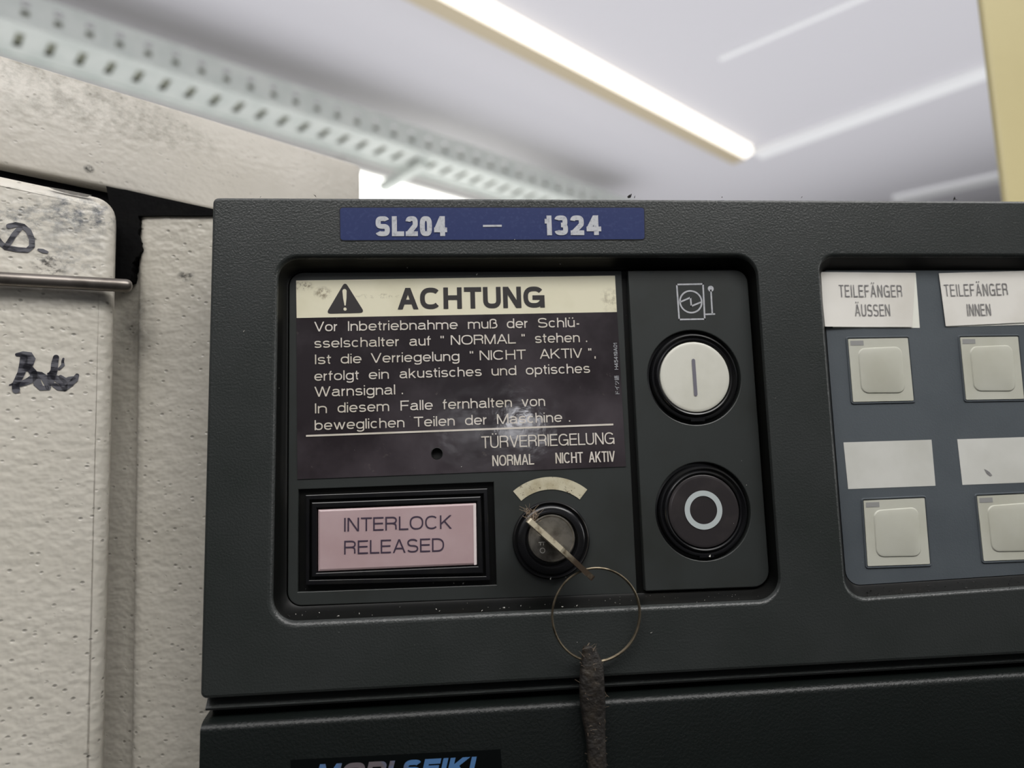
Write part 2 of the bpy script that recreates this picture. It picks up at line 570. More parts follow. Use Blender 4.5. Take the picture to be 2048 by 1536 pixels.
# ------------------------------------------------------------------ materials
def paint_mat(name, rgb, stains=(), pit=0.55, relief=0.6):
    m, t, b = new_mat(name)
    b.inputs['Roughness'].default_value = 0.33
    v = coords(t, (0.85, 0.85, 1.1))
    col = mix(t, ramp(t, noise(t, v, 25, 4), 0.35, 0.75), lin(*rgb), lin(rgb[0] - 14, rgb[1] - 14, rgb[2] - 15))
    vo = nd(t, 'ShaderNodeTexVoronoi')
    vo.inputs['Scale'].default_value = 300
    t.links.new(v, vo.inputs['Vector'])
    pits = ramp(t, vo.outputs['Distance'], 0.24, 0.08)
    keep = ramp(t, math_(t, 'ADD', noise(t, v, 60, 2), math_(t, 'MULTIPLY', noise(t, v, 400, 0), 0.5)), 0.70, 0.80)
    pits = math_(t, 'MULTIPLY', pits, keep)
    col = mix(t, math_(t, 'MULTIPLY', pits, pit), col, lin(70, 68, 64))
    for c, rad, rgb2, sc, lo, hi, amt in stains:
        k = math_(t, 'MULTIPLY', ramp(t, blob(t, c, rad), 0.0, 0.6), ramp(t, noise(t, v, sc, 7, 0.7), lo, hi))
        col = mix(t, math_(t, 'MULTIPLY', k, amt), col, lin(*rgb2))
    t.links.new(col, b.inputs['Base Color'])
    h = math_(t, 'SUBTRACT', noise(t, v, 330, 0.8), math_(t, 'MULTIPLY', pits, 0.45))
    bump(t, b, h, relief, 0.0009)
    return m

M_house = mat('charcoal_textured_plastic', (47, 50, 49), 0.33, spec=0.5, var=(30, (39, 43, 41), 0.4, 0.75),
              dirt=(260, (112, 110, 104), 0.72, 0.86), bmp=(1250, 0.32, 0.0005))
M_plate = mat('charcoal_smooth_plastic', (50, 53, 52), 0.34, var=(45, (42, 44, 41), 0.45, 0.8), dirt=(300, (110, 106, 96), 0.74, 0.86))
M_black = mat('black_gloss_plastic', (20, 20, 22), 0.22, var=(90, (30, 30, 28), 0.5, 0.8))
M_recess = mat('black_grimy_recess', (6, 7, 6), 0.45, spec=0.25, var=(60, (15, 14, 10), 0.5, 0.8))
M_void = mat('black_matt', (11, 11, 11), 0.7)
M_blue = mat('blue_print', (32, 45, 92), 0.42, spec=0.3, var=(700, (46, 58, 102), 0.52, 0.75), dirt=(1500, (110, 112, 130), 0.70, 0.82))
M_silver = mat('pale_grey_ink', (182, 184, 188), 0.5, var=(900, (140, 142, 150), 0.5, 0.75))
def film_mat():
    m, t, b = new_mat('black_glossy_film')
    v = coords(t)
    cloud = noise(t, v, 26, 5, 0.6)
    col = mix(t, ramp(t, cloud, 0.42, 0.72), lin(44, 39, 42), lin(72, 66, 70))
    col = mix(t, ramp(t, noise(t, v, 190, 6, 0.65), 0.66, 0.8), col, lin(98, 92, 88))
    t.links.new(col, b.inputs['Base Color'])
    t.links.new(ramp(t, noise(t, v, 34, 4), 0.3, 0.7, 0.07, 0.2), b.inputs['Roughness'])
    h = math_(t, 'ADD', noise(t, v, 70, 2), math_(t, 'MULTIPLY', noise(t, v, 420, 2), 0.10))
    bump(t, b, h, 0.14, 0.0010)
    return m
M_sticker = film_mat()
def cream_mat():
    m, t, b = new_mat('aged_cream_print')
    b.inputs['Roughness'].default_value = 0.4
    v = coords(t)
    col = mix(t, ramp(t, noise(t, v, 35, 4), 0.45, 0.8), lin(226, 221, 196), lin(206, 200, 170))
    for (px, py), rad, sc, lo, hi, amt in (((646, 586), (0.004, 0.01, 0.003), 500, 0.42, 0.62, 0.85), ((605, 572), (0.005, 0.01, 0.0022), 700, 0.46, 0.62, 0.9),
                                           ((760, 592), (0.012, 0.01, 0.0012), 600, 0.48, 0.66, 0.6), ((1222, 600), (0.005, 0.01, 0.006), 420, 0.46, 0.66, 0.5)):
        k = math_(t, 'MULTIPLY', ramp(t, blob(t, tuple(aty(px, py, 0.0076)), rad), 0.0, 0.6), ramp(t, noise(t, v, sc, 6, 0.65), lo, hi))
        col = mix(t, math_(t, 'MULTIPLY', k, amt), col, lin(112, 96, 70))
    t.links.new(col, b.inputs['Base Color'])
    return m
M_cream = cream_mat()
M_ink = mat('dark_print', (48, 45, 45), 0.4)
M_pale = mat('off_white_print', (216, 209, 200), 0.45, var=(60, (196, 188, 172), 0.4, 0.75))
M_lens = mat('dull_pink_acrylic', (186, 163, 165), 0.3, var=(40, (174, 148, 149), 0.4, 0.75), dirt=(200, (110, 90, 92), 0.75, 0.88))
M_lensink = mat('plum_print', (66, 54, 70), 0.4)
M_key = mat('aged_white_key', (190, 190, 178), 0.4, var=(50, (178, 177, 162), 0.4, 0.8), dirt=(160, (120, 116, 104), 0.75, 0.88))
M_led = mat('grey_lamp_window', (146, 146, 144), 0.35)
M_film = mat('slate_membrane', (80, 86, 91), 0.45, var=(25, (68, 74, 79), 0.4, 0.75), bmp=(1500, 0.1, 0.0004))
M_white = mat('white_paper', (222, 219, 212), 0.55, var=(30, (204, 200, 190), 0.5, 0.8), dirt=(150, (140, 130, 115), 0.76, 0.88))
M_white2 = mat('clean_white_card', (226, 226, 216), 0.5)
M_blank = mat('plain_pale_label', (206, 206, 200), 0.45, var=(40, (190, 190, 182), 0.4, 0.8))
M_pencil = mat('grey_lettering', (118, 116, 116), 0.6, var=(500, (160, 158, 156), 0.5, 0.8))
M_cap = mat('ivory_button_cap', (212, 211, 200), 0.3, var=(60, (198, 197, 184), 0.45, 0.8))
M_bar = mat('grey_button_mark', (112, 110, 120), 0.4)
M_ring = mat('pale_button_mark', (182, 190, 190), 0.4)
M_capblk = mat('dark_button_cap', (50, 47, 48), 0.18, var=(80, (62, 58, 58), 0.5, 0.8))
M_steel = mat('worn_lock_steel', (140, 136, 128), 0.38, metal=0.85, var=(160, (84, 78, 70), 0.45, 0.7))
M_brass = mat('worn_key_metal', (205, 194, 168), 0.4, metal=0.45, var=(300, (120, 104, 84), 0.5, 0.7))
M_wire = mat('tarnished_ring_wire', (126, 116, 98), 0.42, metal=0.9, var=(260, (66, 58, 46), 0.45, 0.75))
M_strap = mat('greasy_dark_leather', (27, 23, 19), 0.6, var=(160, (58, 50, 38), 0.5, 0.85), bmp=(420, 0.7, 0.001))
M_lint = mat('lint', (150, 132, 112), 0.9)
M_flake = mat('pale_swarf', (206, 204, 196), 0.4)
M_crumb = mat('dark_crumbs', (28, 27, 26), 0.8)
M_mark = mat('marker_ink', (94, 94, 100), 0.35, var=(330, (36, 36, 44), 0.46, 0.56), stretch=(0.35, 0.35, 2.0))
M_rubber = mat('black_rubber', (4, 4, 5), 0.75, spec=0.1, var=(120, (9, 9, 8), 0.5, 0.8), bmp=(200, 0.5, 0.001))
M_rod = mat('dull_steel_rod', (132, 126, 120), 0.36, metal=0.8, var=(90, (92, 86, 80), 0.45, 0.75))
M_post = mat('cream_yellow_paint', (220, 207, 156), 0.45, var=(6, (210, 197, 146), 0.4, 0.75), dirt=(60, (120, 108, 84), 0.76, 0.84))
M_ceil = mat('white_ceiling', (208, 206, 210), 0.85)
M_seam = mat('white_ceiling_bar', (246, 246, 246), 0.6)
M_tray = mat('galvanised_tray', (208, 212, 206), 0.6, var=(9, (194, 200, 194), 0.4, 0.7))
M_trayin = mat('tray_inside', (158, 160, 142), 0.7)
M_lampbody = mat('lamp_body', (186, 172, 144), 0.5)
M_tube = emit('lit_tube', (255, 250, 238), 1.25)
M_wall = mat('white_wall', (222, 220, 216), 0.8)
M_floor = mat('dark_floor', (46, 47, 47), 0.6, var=(2, (38, 39, 39), 0.4, 0.7))
M_pane = emit('daylit_pane', (255, 255, 250), 2.2)

# ------------------------------------------------------------------ hall
d_ = Vector((math.cos(YAW), math.sin(YAW), 0))       # along lamp, tray and machine
n_ = Vector((-d_[1], d_[0], 0))                      # to the left of that
UP = Vector((0, 0, 1))
ZC = 3.6
bm = bmesh.new()
box(bm, Vector((0, 0, ZC)) - d_ * 7 - n_ * 7, d_ * 16, n_ * 16, UP * 0.1)
tag(obj('ceiling', bm, M_ceil, smooth=False), kind='structure')
bm = bmesh.new()
box(bm, Vector((0, 0, -0.1)) - d_ * 7 - n_ * 7, d_ * 16, n_ * 16, UP * 0.1)
tag(obj('floor', bm, M_floor, smooth=False), kind='structure')

# ceiling bars across the hall
def bar(i, pa, pb, w, h, ext=0.4):
    A, B = atz(*pa, ZC), atz(*pb, ZC)
    u = (B - A).normalized()
    v = Vector((-u[1], u[0], 0))
    bm = bmesh.new()
    box(bm, A - u * 0.02 - v * w / 2 - UP * h, u * ((B - A).length + ext), v * w, UP * h)
    tag(obj('trim_%d' % i, bm, M_seam, smooth=False), kind='structure')
bar(1, (1519, 303), (1961, 142), 0.14, 0.03, 1.2)
bar(2, (1446, 113), (1700, 4), 0.03, 0.012, 1.2)
bar(3, (1793, 396), (1990, 353), 0.16, 0.03, 1.2)

# lamp
lampU0, lampU1 = atz(980, 0, ZC), atz(1504, 290, ZC)
lu = (lampU1 - lampU0).normalized()
lv = Vector((-lu[1], lu[0], 0))
LEN = (lampU1 - lampU0).length
lamp = thing('ceiling_lamp', lampU1 - lu * 1.5, 'long lit fluorescent tube lamp running along the white ceiling', 'ceiling lamp')
bm = bmesh.new()
box(bm, lampU1 - lu * (LEN + 1.2) - UP * 0.085 + lv * 0.06, lu * (LEN + 1.2), lv * 0.09, UP * 0.085)
obj('lamp_body', bm, M_lampbody, lamp, smooth=False)
bm = bmesh.new()
prof = [(0, 0), (0, -0.06), (0.06, -0.075), (0.06, 0)]
a = [bm.verts.new(lampU1 - lu * (LEN + 1.2) + lv * x + UP * z) for x, z in prof]
b = [bm.verts.new(lampU1 + lv * x + UP * z) for x, z in prof]
bridge(bm, a, b); bm.faces.new(a); bm.faces.new(b)
obj('diffuser', bm, M_tube, lamp, smooth=False)

# cable tray
ZT = 3.42
T0, T1 = atz(205, 37, ZT), atz(1228, 388, ZT)
tu = (T1 - T0).normalized()
tv = Vector((-tu[1], tu[0], 0))                      # away from the camera, towards the wall
TS = T0 - tu * 1.6
TL = (T1 - TS).length + 0.3
tray = thing('cable_tray', T0 - UP * 0.3, 'perforated pale metal cable tray hanging below the ceiling', 'cable tray')
def perforated(bm, o, u, v, lu_, lv_, cells, rows, mi=0):
    """sheet with one opening per cell: cells along u, rows = list of (v0, v1) openings; frac of each cell open"""
    cu = lu_ / cells
    vs_ = [0.0]
    for r_ in rows: vs_ += list(r_)
    vs_.append(1.0)
    us = []
    for i in range(cells):
        us += [i * cu, i * cu + cu * 0.36, i * cu + cu * 0.64]
    us.append(lu_)
    g = [[bm.verts.new(o + u * a_ + v * (b_ * lv_)) for b_ in vs_] for a_ in us]
    for i in range(len(us) - 1):
        for j in range(len(vs_) - 1):
            if i % 3 == 1 and j % 2 == 1:
                continue
            bm.faces.new((g[i][j], g[i + 1][j], g[i + 1][j + 1], g[i][j + 1])).material_index = mi
HS, WB = 0.13, 0.30
CELLS = int(TL / 0.115)
bm = bmesh.new()
perforated(bm, TS, tu, -UP, TL, HS, CELLS, [(0.3, 0.48), (0.62, 0.8)])
obj('side_rail', bm, M_tray, tray, smooth=False, normals=False)
bm = bmesh.new()
perforated(bm, TS - UP * HS, tu, tv, TL, WB, CELLS, [(0.32, 0.7)])
box(bm, TS - UP * (HS + 0.012), tu * TL, tv * 0.02, UP * 0.012)
box(bm, TS - UP * (HS + 0.012) + tv * (WB - 0.02), tu * TL, tv * 0.02, UP * 0.08)
obj('tray_floor', bm, M_tray, tray, smooth=False, normals=False)
bm = bmesh.new()
box(bm, TS + tv * 0.03 - UP * (HS - 0.02), tu * TL, tv * (WB - 0.06), UP * 0.07)
tag(obj('cables', bm, M_trayin, tray, smooth=False), 'dull olive cables lying in the tray')
bm = bmesh.new()
TB = atz(835, 318, ZT - HS)
box(bm, TB - tv * 0.02 - UP * 0.05, tu * 0.06, tv * (WB + 0.15), UP * 0.05)
obj('bracket', bm, M_tray, tray, smooth=False)

# wall behind the tray with a bright window
WP = T0 + tv * 0.75
bm = bmesh.new()
box(bm, Vector((WP[0], WP[1], 0)) - tu * 6, tu * 14, tv * 0.12, UP * ZC)
tag(obj('wall_left', bm, M_wall, smooth=False), kind='structure')
wl = lambda px, py: atp(px, py, WP, tv)
q0, q1 = wl(690, 330), wl(1000, 400)
bm = bmesh.new()
o_ = q0 - tv * 0.02
ln = (q1 - q0).dot(tu)
box(bm, o_ - UP * 0.9, tu * ln, tv * 0.019, UP * 0.9)
win = tag(obj('window_1', bm, M_pane, smooth=False), kind='structure')
bm = bmesh.new()
for i in range(2):
    box(bm, o_ + tu * (ln * i - 0.03) - UP * 0.9 - tv * 0.025, tu * 0.06, tv * 0.044, UP * 0.9)
for z in (-0.95, -0.03):
    box(bm, o_ + UP * z - tu * 0.03 - tv * 0.025, tu * (ln + 0.06), tv * 0.044, UP * 0.06)
obj('window_frame', bm, M_wall, win, smooth=False)

# ------------------------------------------------------------------ machine on the left
def vplane(px, py, y, deg):
    p0 = aty(px, py, y)
    u = Vector((math.cos(math.radians(deg)), math.sin(math.radians(deg)), 0))
    return p0, u, Vector((-u[1], u[0], 0))
def bevel_all(bm, w, seg=3):
    bmesh.ops.bevel(bm, geom=bm.edges[:], offset=w, offset_type='OFFSET', segments=seg, profile=0.5, affect='EDGES', clamp_overlap=True)
def slab(bm, front, depth):
    """solid from a planar front outline and a depth vector"""
    a = [bm.verts.new(p) for p in front]
    b = [bm.verts.new(p + depth) for p in front]
    bm.faces.new(a); bm.faces.new(list(reversed(b)))
    bridge(bm, a, b)

bp, bu, bn = vplane(225, 385, 0.045, 40)
on_beam = lambda px, py: atp(px, py, bp, bn)
A = on_beam(722, 330); B = on_beam(722, 470); Dn = on_beam(425, 419.5); E = on_beam(0, 329.5); Ft = on_beam(0, 108)
zt = (A[2] + Ft[2]) / 2
zb = (Dn[2] + E[2]) / 2
M_beam = paint_mat('beam_paint', (200, 195, 186), [
    (tuple(on_beam(150, 190)), (0.06, 0.06, 0.022), (120, 116, 104), 150, 0.40, 0.68, 0.8),
    (tuple(on_beam(330, 260)), (0.03, 0.03, 0.012), (130, 126, 114), 200, 0.42, 0.68, 0.7),
    (tuple(on_beam(178, 338)), (0.0025, 0.0025, 0.0022), (30, 30, 32), 500, 0.3, 0.5, 1.0)], 0.2, 0.3)
beam_bot_slope = (Dn - E)
p_l = on_beam(0, 329.5) - bu * 0.16
top_l = Vector((p_l[0], p_l[1], zt))
bot_l = E + (E - Dn).normalized() * 0.16
front = [Vector((A[0], A[1], A[2])), Dn + (Dn - E).normalized() * ((A - Dn).dot(bu) / (Dn - E).normalized().dot(bu)), bot_l, Ft + (Ft - A).normalized() * 0.16]
bm = bmesh.new()
slab(bm, front, bn * 0.05)
bevel_all(bm, 0.002)
tag(obj('machine_top_cover', bm, M_beam, angle=50),
    'cream speckled sloping machine cover above the cabinet door, grimy along its top edge', 'machine cover')

# door
dp, du, dn = vplane(225, 560, 0.020, 22)
on_door = lambda px, py: atp(px, py, dp, dn)
def door_off(k):
    return lambda px, py: on_door(px, py) - dn * k
M_door = paint_mat('door_paint', (206, 201, 190), [
    (tuple(on_door(165, 425)), (0.020, 0.020, 0.011), (84, 90, 98), 280, 0.42, 0.64, 0.9),
    (tuple(on_door(25, 440)), (0.022, 0.022, 0.010), (104, 108, 112), 280, 0.44, 0.66, 0.8),
    (tuple(on_door(150, 500)), (0.012, 0.012, 0.016), (108, 112, 118), 220, 0.46, 0.7, 0.7),
    (tuple(on_door(100, 530)), (0.007, 0.007, 0.006), (64, 62, 60), 420, 0.46, 0.6, 0.9),
    (tuple(on_door(205, 395)), (0.012, 0.012, 0.006), (150, 138, 112), 160, 0.4, 0.7, 0.7)], 0.45)
M_grime = mat('grime', (40, 38, 36), 0.75, var=(300, (70, 66, 60), 0.5, 0.75))
d_tl, d_tr = on_door(-5, 345), on_door(232, 396)
d_br = on_door(203.5, 1536)
d_top = (d_tr - d_tl).normalized()
door = thing('machine_door', Vector((d_br[0], d_br[1], 0.9)), 'cream orange-peel painted cabinet door with marker scribbles and grey grime', 'door')
def dl(p):                                           # door-plane 2-D coordinates
    return Vector(((p - dp).dot(du), p[2]))
def d3(q, k=0.0):
    return Vector((dp[0], dp[1], 0)) + du * q[0] + UP * q[1] - dn * k
tr2, br2 = dl(d_tr), dl(on_door(205, 1536))
br2 = tr2 + (br2 - tr2) * 1.25
tl2 = dl(d_tl) + (dl(d_tl) - tr2).normalized() * 0.10
bl2 = Vector((tl2[0], br2[1]))
outl = rounded([tl2, tr2, br2, bl2], [0.004, 0.0075, 0.004, 0.004], 8)
bm = bmesh.new()
rs = []
for off, k in ((-0.0052, 0.0), (-0.0043, -0.00006), (-0.0033, -0.0003), (-0.0023, -0.0008), (-0.0013, -0.0016), (-0.0006, -0.0026), (-0.0001, -0.004), (0.0, -0.0052), (0.0, -0.014)):
    lp = offset(outl, off)
    rs.append([bm.verts.new(d3(p, k)) for p in lp])
for a, b in zip(rs, rs[1:]):
    bridge(bm, a, b)
fill(bm, [rs[0]]); fill(bm, [rs[-1]])
obj('door_leaf', bm, M_door, door, angle=60)
# marker writing on the door
bm = bmesh.new()
def dst(pts, w):
    q = [dl(on_door(a, b)) for a, b in pts]
    ww = [x * 0.00018 for x in (w if isinstance(w, (list, tuple)) else [w] * len(pts))]
    stroke(bm, q, ww, lambda p: d3(p, 0.00025))
Z4 = lambda L: [(x / 4.096, 300 + y / 4.096) for x, y in L]
dst(Z4([(75, 625), (130, 612), (190, 625), (235, 665), (262, 730), (262, 790), (225, 822), (150, 818), (60, 800), (10, 770), (-30, 720)]), 11)
dst(Z4([(165, 640), (120, 690), (75, 760), (45, 800)]), 10)
dst(Z4([(318, 818), (350, 828), (385, 838)]), [5, 9, 6])
ZA = lambda L: [(x / 10.24, 660 + y / 10.24) for x, y in L]
dst(ZA([(350, 505), (470, 490), (600, 520), (640, 590), (600, 690), (540, 780)]), [7, 11, 15, 16, 16, 14])
dst(ZA([(490, 560), (480, 720), (440, 880), (370, 1020), (320, 1120), (330, 1230)]), [13, 15, 14, 13, 13, 14])
dst(ZA([(590, 760), (680, 870), (700, 960), (600, 1040), (450, 1100), (350, 1130)]), [12, 14, 15, 14, 11, 9])
dst(ZA([(700, 900), (830, 920), (920, 980), (980, 1100), (990, 1190)]), [12, 13, 14, 13, 9])
dst(ZA([(740, 980), (770, 1100), (850, 1190), (960, 1190)]), [13, 15, 11, 9])
dst(ZA([(1150, 560), (1120, 700), (1110, 830), (1050, 950), (1040, 1080)]), [11, 13, 13, 15, 12])
dst(ZA([(1000, 900), (1110, 890)]), [6, 11])
dst(ZA([(1090, 960), (1200, 1010), (1290, 1090), (1330, 1200)]), [10, 15, 15, 11])
dst(ZA([(1120, 1130), (1200, 1190), (1330, 1210), (1450, 1100), (1540, 1010), (1580, 930)]), [10, 10, 9, 11, 12, 8])
dst(ZA([(1240, 960), (1330, 1040), (1420, 1010), (1500, 990)]), [8, 13, 11, 9])
dst(ZA([(1300, 590), (1285, 640), (1290, 720), (1210, 800)]), [4, 5, 7, 5])
dst(ZA([(200, 1130), (260, 1100)]), 3)
obj('marker_writing', bm, M_mark, door, smooth=False, normals=False)
# grime smear under the top edge
bm = bmesh.new()
sm = [(95, 374), (130, 380), (165, 387), (184, 391), (174, 395), (140, 389), (108, 380)]
bm.faces.new([bm.verts.new(on_door(a, b) - dn * 0.0003) for a, b in sm])
obj('grease_smear', bm, mat('grease', (104, 100, 94), 0.5, var=(400, (140, 135, 126), 0.5, 0.8)), door, smooth=False)

# wire rod across the door
bm = bmesh.new()
ra, rb, rc = on_door(-60, 560) - dn * 0.004, on_door(150, 571) - dn * 0.0042, on_door(252, 577) - dn * 0.0046
path = [ra + (rb - ra) * i / 6 for i in range(7)] + [rb + (rc - rb) * i / 5 for i in range(1, 6)]
RR = 0.0026
rad = [RR] * len(path)
tip = (rc - rb).normalized()
for k, f in ((0.0008, 0.94), (0.0016, 0.78), (0.0021, 0.5), (0.0023, 0.15)):
    path.append(rc + tip * k); rad.append(RR * f)
tube(bm, path, rad, 20)
rod = tag(obj('door_wire_rod', bm, M_rod, angle=50), 'dull round steel rod lying across the cream cabinet door', 'rod')

# post between door and panel
YP = 0.0375
M_postl = paint_mat('frame_paint', (196, 191, 180), [
    (tuple(aty(265, 640, YP)), (0.012, 0.03, 0.022), (88, 86, 80), 60, 0.25, 0.6, 0.75),  # dark patch beside the door: shade painted in together with grime
    (tuple(aty(372, 552, YP)), (0.004, 0.01, 0.003), (70, 68, 66), 420, 0.45, 0.58, 0.9)], 0.4)
ptl, ptr = aty(272, 431.5, YP), aty(425, 431.5, YP)
zt_p = ptl[2]
prof = [(aty(140, 700, YP + 0.007)[0], YP + 0.007), (aty(258, 700, YP + 0.007)[0], YP + 0.0068), (aty(266, 700, YP)[0], YP + 0.005),
        (aty(273, 700, YP)[0], YP + 0.0018), (aty(281, 700, YP)[0], YP + 0.0004), (aty(292, 700, YP)[0], YP), (aty(700, 700, YP)[0], YP),
        (aty(700, 700, YP)[0], YP + 0.035), (aty(140, 700, YP)[0], YP + 0.035)]
bm = bmesh.new()
lean = aty(262, 1400, YP)[0] - aty(273, 700, YP)[0]
dz = aty(262, 1400, YP)[2] - aty(273, 700, YP)[2]
def pr(z):
    s = lean / dz * (z - aty(273, 700, YP)[2])
    return [bm.verts.new((x + (s if i < 6 else 0), y, z)) for i, (x, y) in enumerate(prof)]
a, b, c = pr(zt_p), pr(1.2), pr(0.0)
bridge(bm, a, b); bridge(bm, b, c)
bm.faces.new(a); bm.faces.new(c)
ppost = tag(obj('machine_frame_post', bm, M_postl, angle=40), 'cream textured upright frame strip between cabinet door and control panel', 'frame post')
# black seal filling the gap above the post
bm = bmesh.new()
ys = YP - 0.0012
gap = [(212, 372), (240, 378), (252, 379.5), (300, 390.5), (360, 403.5), (432, 419), (432, 431), (376, 431.5), (330, 431), (300, 432), (276, 431.5), (277, 437), (280, 443), (278, 449), (280, 455), (276, 461), (275, 468), (278, 474), (280, 480), (283, 484), (282, 490), (285, 497), (284, 502), (279, 506), (277, 512), (271, 515), (269, 521), (264, 526), (265, 534), (262, 541), (263, 549), (260, 559), (222, 566), (222, 420)]
lp = [P2(a, b, ys) for a, b in gap]
plate(bm, lp, [], ys, YP + 0.012, 0.0)
seal = tag(obj('rubber_seal', bm, M_rubber, smooth=False), 'black greasy rubber seal in the gap between door and frame post', 'seal')
# thin black gasket between cover and door
bm = bmesh.new()
g0, g1 = on_beam(-20, 327) + UP * 0.0, on_beam(470, 432)
tube(bm, [g0 + bn * 0.012 - UP * 0.003, (g0 + g1) / 2 + bn * 0.012 - UP * 0.003, g1 + bn * 0.012 - UP * 0.003], 0.007, 14)
tag(obj('cover_gasket', bm, M_rubber), 'thin black gasket running under the sloping machine cover', 'gasket')

# cream yellow upright at the right
bm = bmesh.new()
yy = 0.26
x0 = aty(1975, 200, yy + 0.007)[0]
bx = [Vector((x0, yy)), Vector((x0 + 0.14, yy)), Vector((x0 + 0.14, yy + 0.007)), Vector((x0, yy + 0.007))]
lp = rounded(bx, 0.003, 6)
a = [bm.verts.new((p[0], p[1], 0.0)) for p in lp]
b = [bm.verts.new((p[0], p[1], 2.6)) for p in lp]
bridge(bm, a, b); bm.faces.new(a); bm.faces.new(b)
tag(obj('steel_upright', bm, M_post), 'cream yellow painted steel upright rising behind the right end of the panel', 'post')

# ------------------------------------------------------------------ upper control panel
panel = thing('control_panel', (0.075, 0.0, 1.329), 'dark charcoal machine control panel with key switch, power buttons and white membrane keys', 'control panel')
YF, YR, YK, YB = 0.0080, 0.0066, 0.0062, 0.0098
out_tl, out_bl = P2(424.8, 394, 0), P2(399.5, 1399, 0)
out_tr = P2(2048, 401, 0); out_br = P2(2048, 1308.7, 0)
ext = 0.085
out_tr = out_tr + (out_tr - out_tl).normalized() * ext
out_br = out_br + (out_br - out_bl).normalized() * ext
outer = rounded([out_tl, out_tr, out_br, out_bl], 0.0022, 5)
rimA = rounded(quad([(549, 508), (1514, 505), (1566, 1209), (532, 1259)], 0), [0.0085, 0.009, 0.0095, 0.0105], 10)
flA = rounded(quad([(576.5, 543), (1494, 538), (1541, 1176), (573, 1214)], YF), [0.006, 0.006, 0.0075, 0.0055], 10)
k_tl, k_bl = P2(1632.5, 506, 0), P2(1689, 1206, 0)
k_tr, k_br = P2(2048, 506, 0), P2(2048, 1180, 0)
k_tr = k_tr + (k_tr - k_tl).normalized() * 0.055
k_br = k_br + (k_br - k_bl).normalized() * 0.048
rimB = rounded([k_tl, k_tr, k_br, k_bl], [0.0075, 0.0075, 0.0085, 0.0085], 10)
m_tl, m_bl = P2(1641.5, 539.5, YK), P2(1692, 1173, YK)
m_tr, m_br = P2(2048, 539.5, YK), P2(2048, 1150, YK)
m_tr = m_tr + (m_tr - m_tl).normalized() * 0.0525
m_br = m_br + (m_br - m_bl).normalized() * 0.0455
flB = rounded([m_tl, m_tr, m_br, m_bl], [0.003, 0.003, 0.006, 0.006], 10)
def lerp_loop(a, b, k):
    return [p * (1 - k) + q * k for p, q in zip(a, b)]
bm = bmesh.new()
R_ = [ring_verts(bm, l, y) for l, y in ((offset(outer, -0.0012), 0.0), (offset(outer, -0.0004), 0.0003), (outer, 0.0012), (outer, 0.0372))]
for a, b in zip(R_, R_[1:]): bridge(bm, a, b)
fill(bm, [R_[-1]])
fr = [R_[0]]
for rim, fl, yf, prof in ((rimA, flA, YF, [(0, 0), (0.08, 0.008), (0.18, 0.035), (0.28, 0.095), (0.37, 0.19), (0.45, 0.32), (0.55, 0.5), (0.85, 0.92), (1.0, 1.0), (1.0, 1.22)]),
                          (rimB, flB, YK, [(0, 0), (0.06, 0.01), (0.14, 0.04), (0.22, 0.10), (0.30, 0.19), (0.38, 0.30), (0.65, 0.62), (0.9, 0.93), (1.0, 1.0), (1.0, 1.15)])):
    rr = [ring_verts(bm, lerp_loop(rim, fl, a), yf * b) for a, b in prof]
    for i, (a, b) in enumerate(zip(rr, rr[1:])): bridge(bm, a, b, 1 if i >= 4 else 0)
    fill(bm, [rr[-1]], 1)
    fr.append(rr[0])
fill(bm, fr)
obj('housing', bm, [M_house, M_recess], panel, angle=28)

# nameplate
NP = [(680, 415.6), (1288, 415.6), (1289, 478.5), (681, 480.5)]
bm = bmesh.new()
plate(bm, rounded(quad(NP, -0.0002), 0.0011, 4), [], -0.0003, 0.0001, 0.0)
np_ = tag(obj('nameplate', bm, M_blue, panel, smooth=False), 'blue strip with the machine number')
bm = bmesh.new()
text(bm, 'SL204', (750.7, 472.5), (894.5, 472), 40, -0.0005, pen=0.24, gap=0.13, square=3.2)
text(bm, '1324', (1090.5, 470.5), (1203, 470), 39.5, -0.0005, pen=0.24, gap=0.13, square=3.2)
stroke(bm, [P2(966, 451.8, -0.0005), P2(1003.5, 451.5, -0.0005)], 0.0008, on_y(-0.0005), caps=0)
obj('lettering', bm, M_silver, np_, smooth=False, normals=False)
bm = bmesh.new()
fr = rounded(quad([(678.5, 414), (1289.5, 414), (1290.5, 480), (679.5, 482)], -0.0001), 0.0013, 4)
plate(bm, fr, [rounded(quad(NP, -0.0001), 0.0011, 4)], -0.0002, 0.0001, 0.0)
obj('rim', bm, M_void, np_, smooth=False)

# left insert plate with its two cut-outs
lock_c, lock_r = cpx(1024.4, 1180.8, 1001.7, 1157.4, YF - 0.001)
groove = quad([(596.6, 979), (987.2, 964.4), (993.3, 1169.5), (595.4, 1184)], YF)
lpl = rounded(quad([(578.5, 545), (1243, 541.5), (1274, 1187), (575.5, 1212)], YF), [0.0055, 0.0004, 0.0004, 0.005], 8)
hole_c, hole_r = cpx(863, 885, 896, 918, YF)
bm = bmesh.new()
plate(bm, lpl, [groove, circle(lock_c, lock_r - 0.001, 48), circle(hole_c, hole_r, 24)], YF, YB, 0.00025)
obj('insert_plate', bm, M_plate, panel, angle=30)

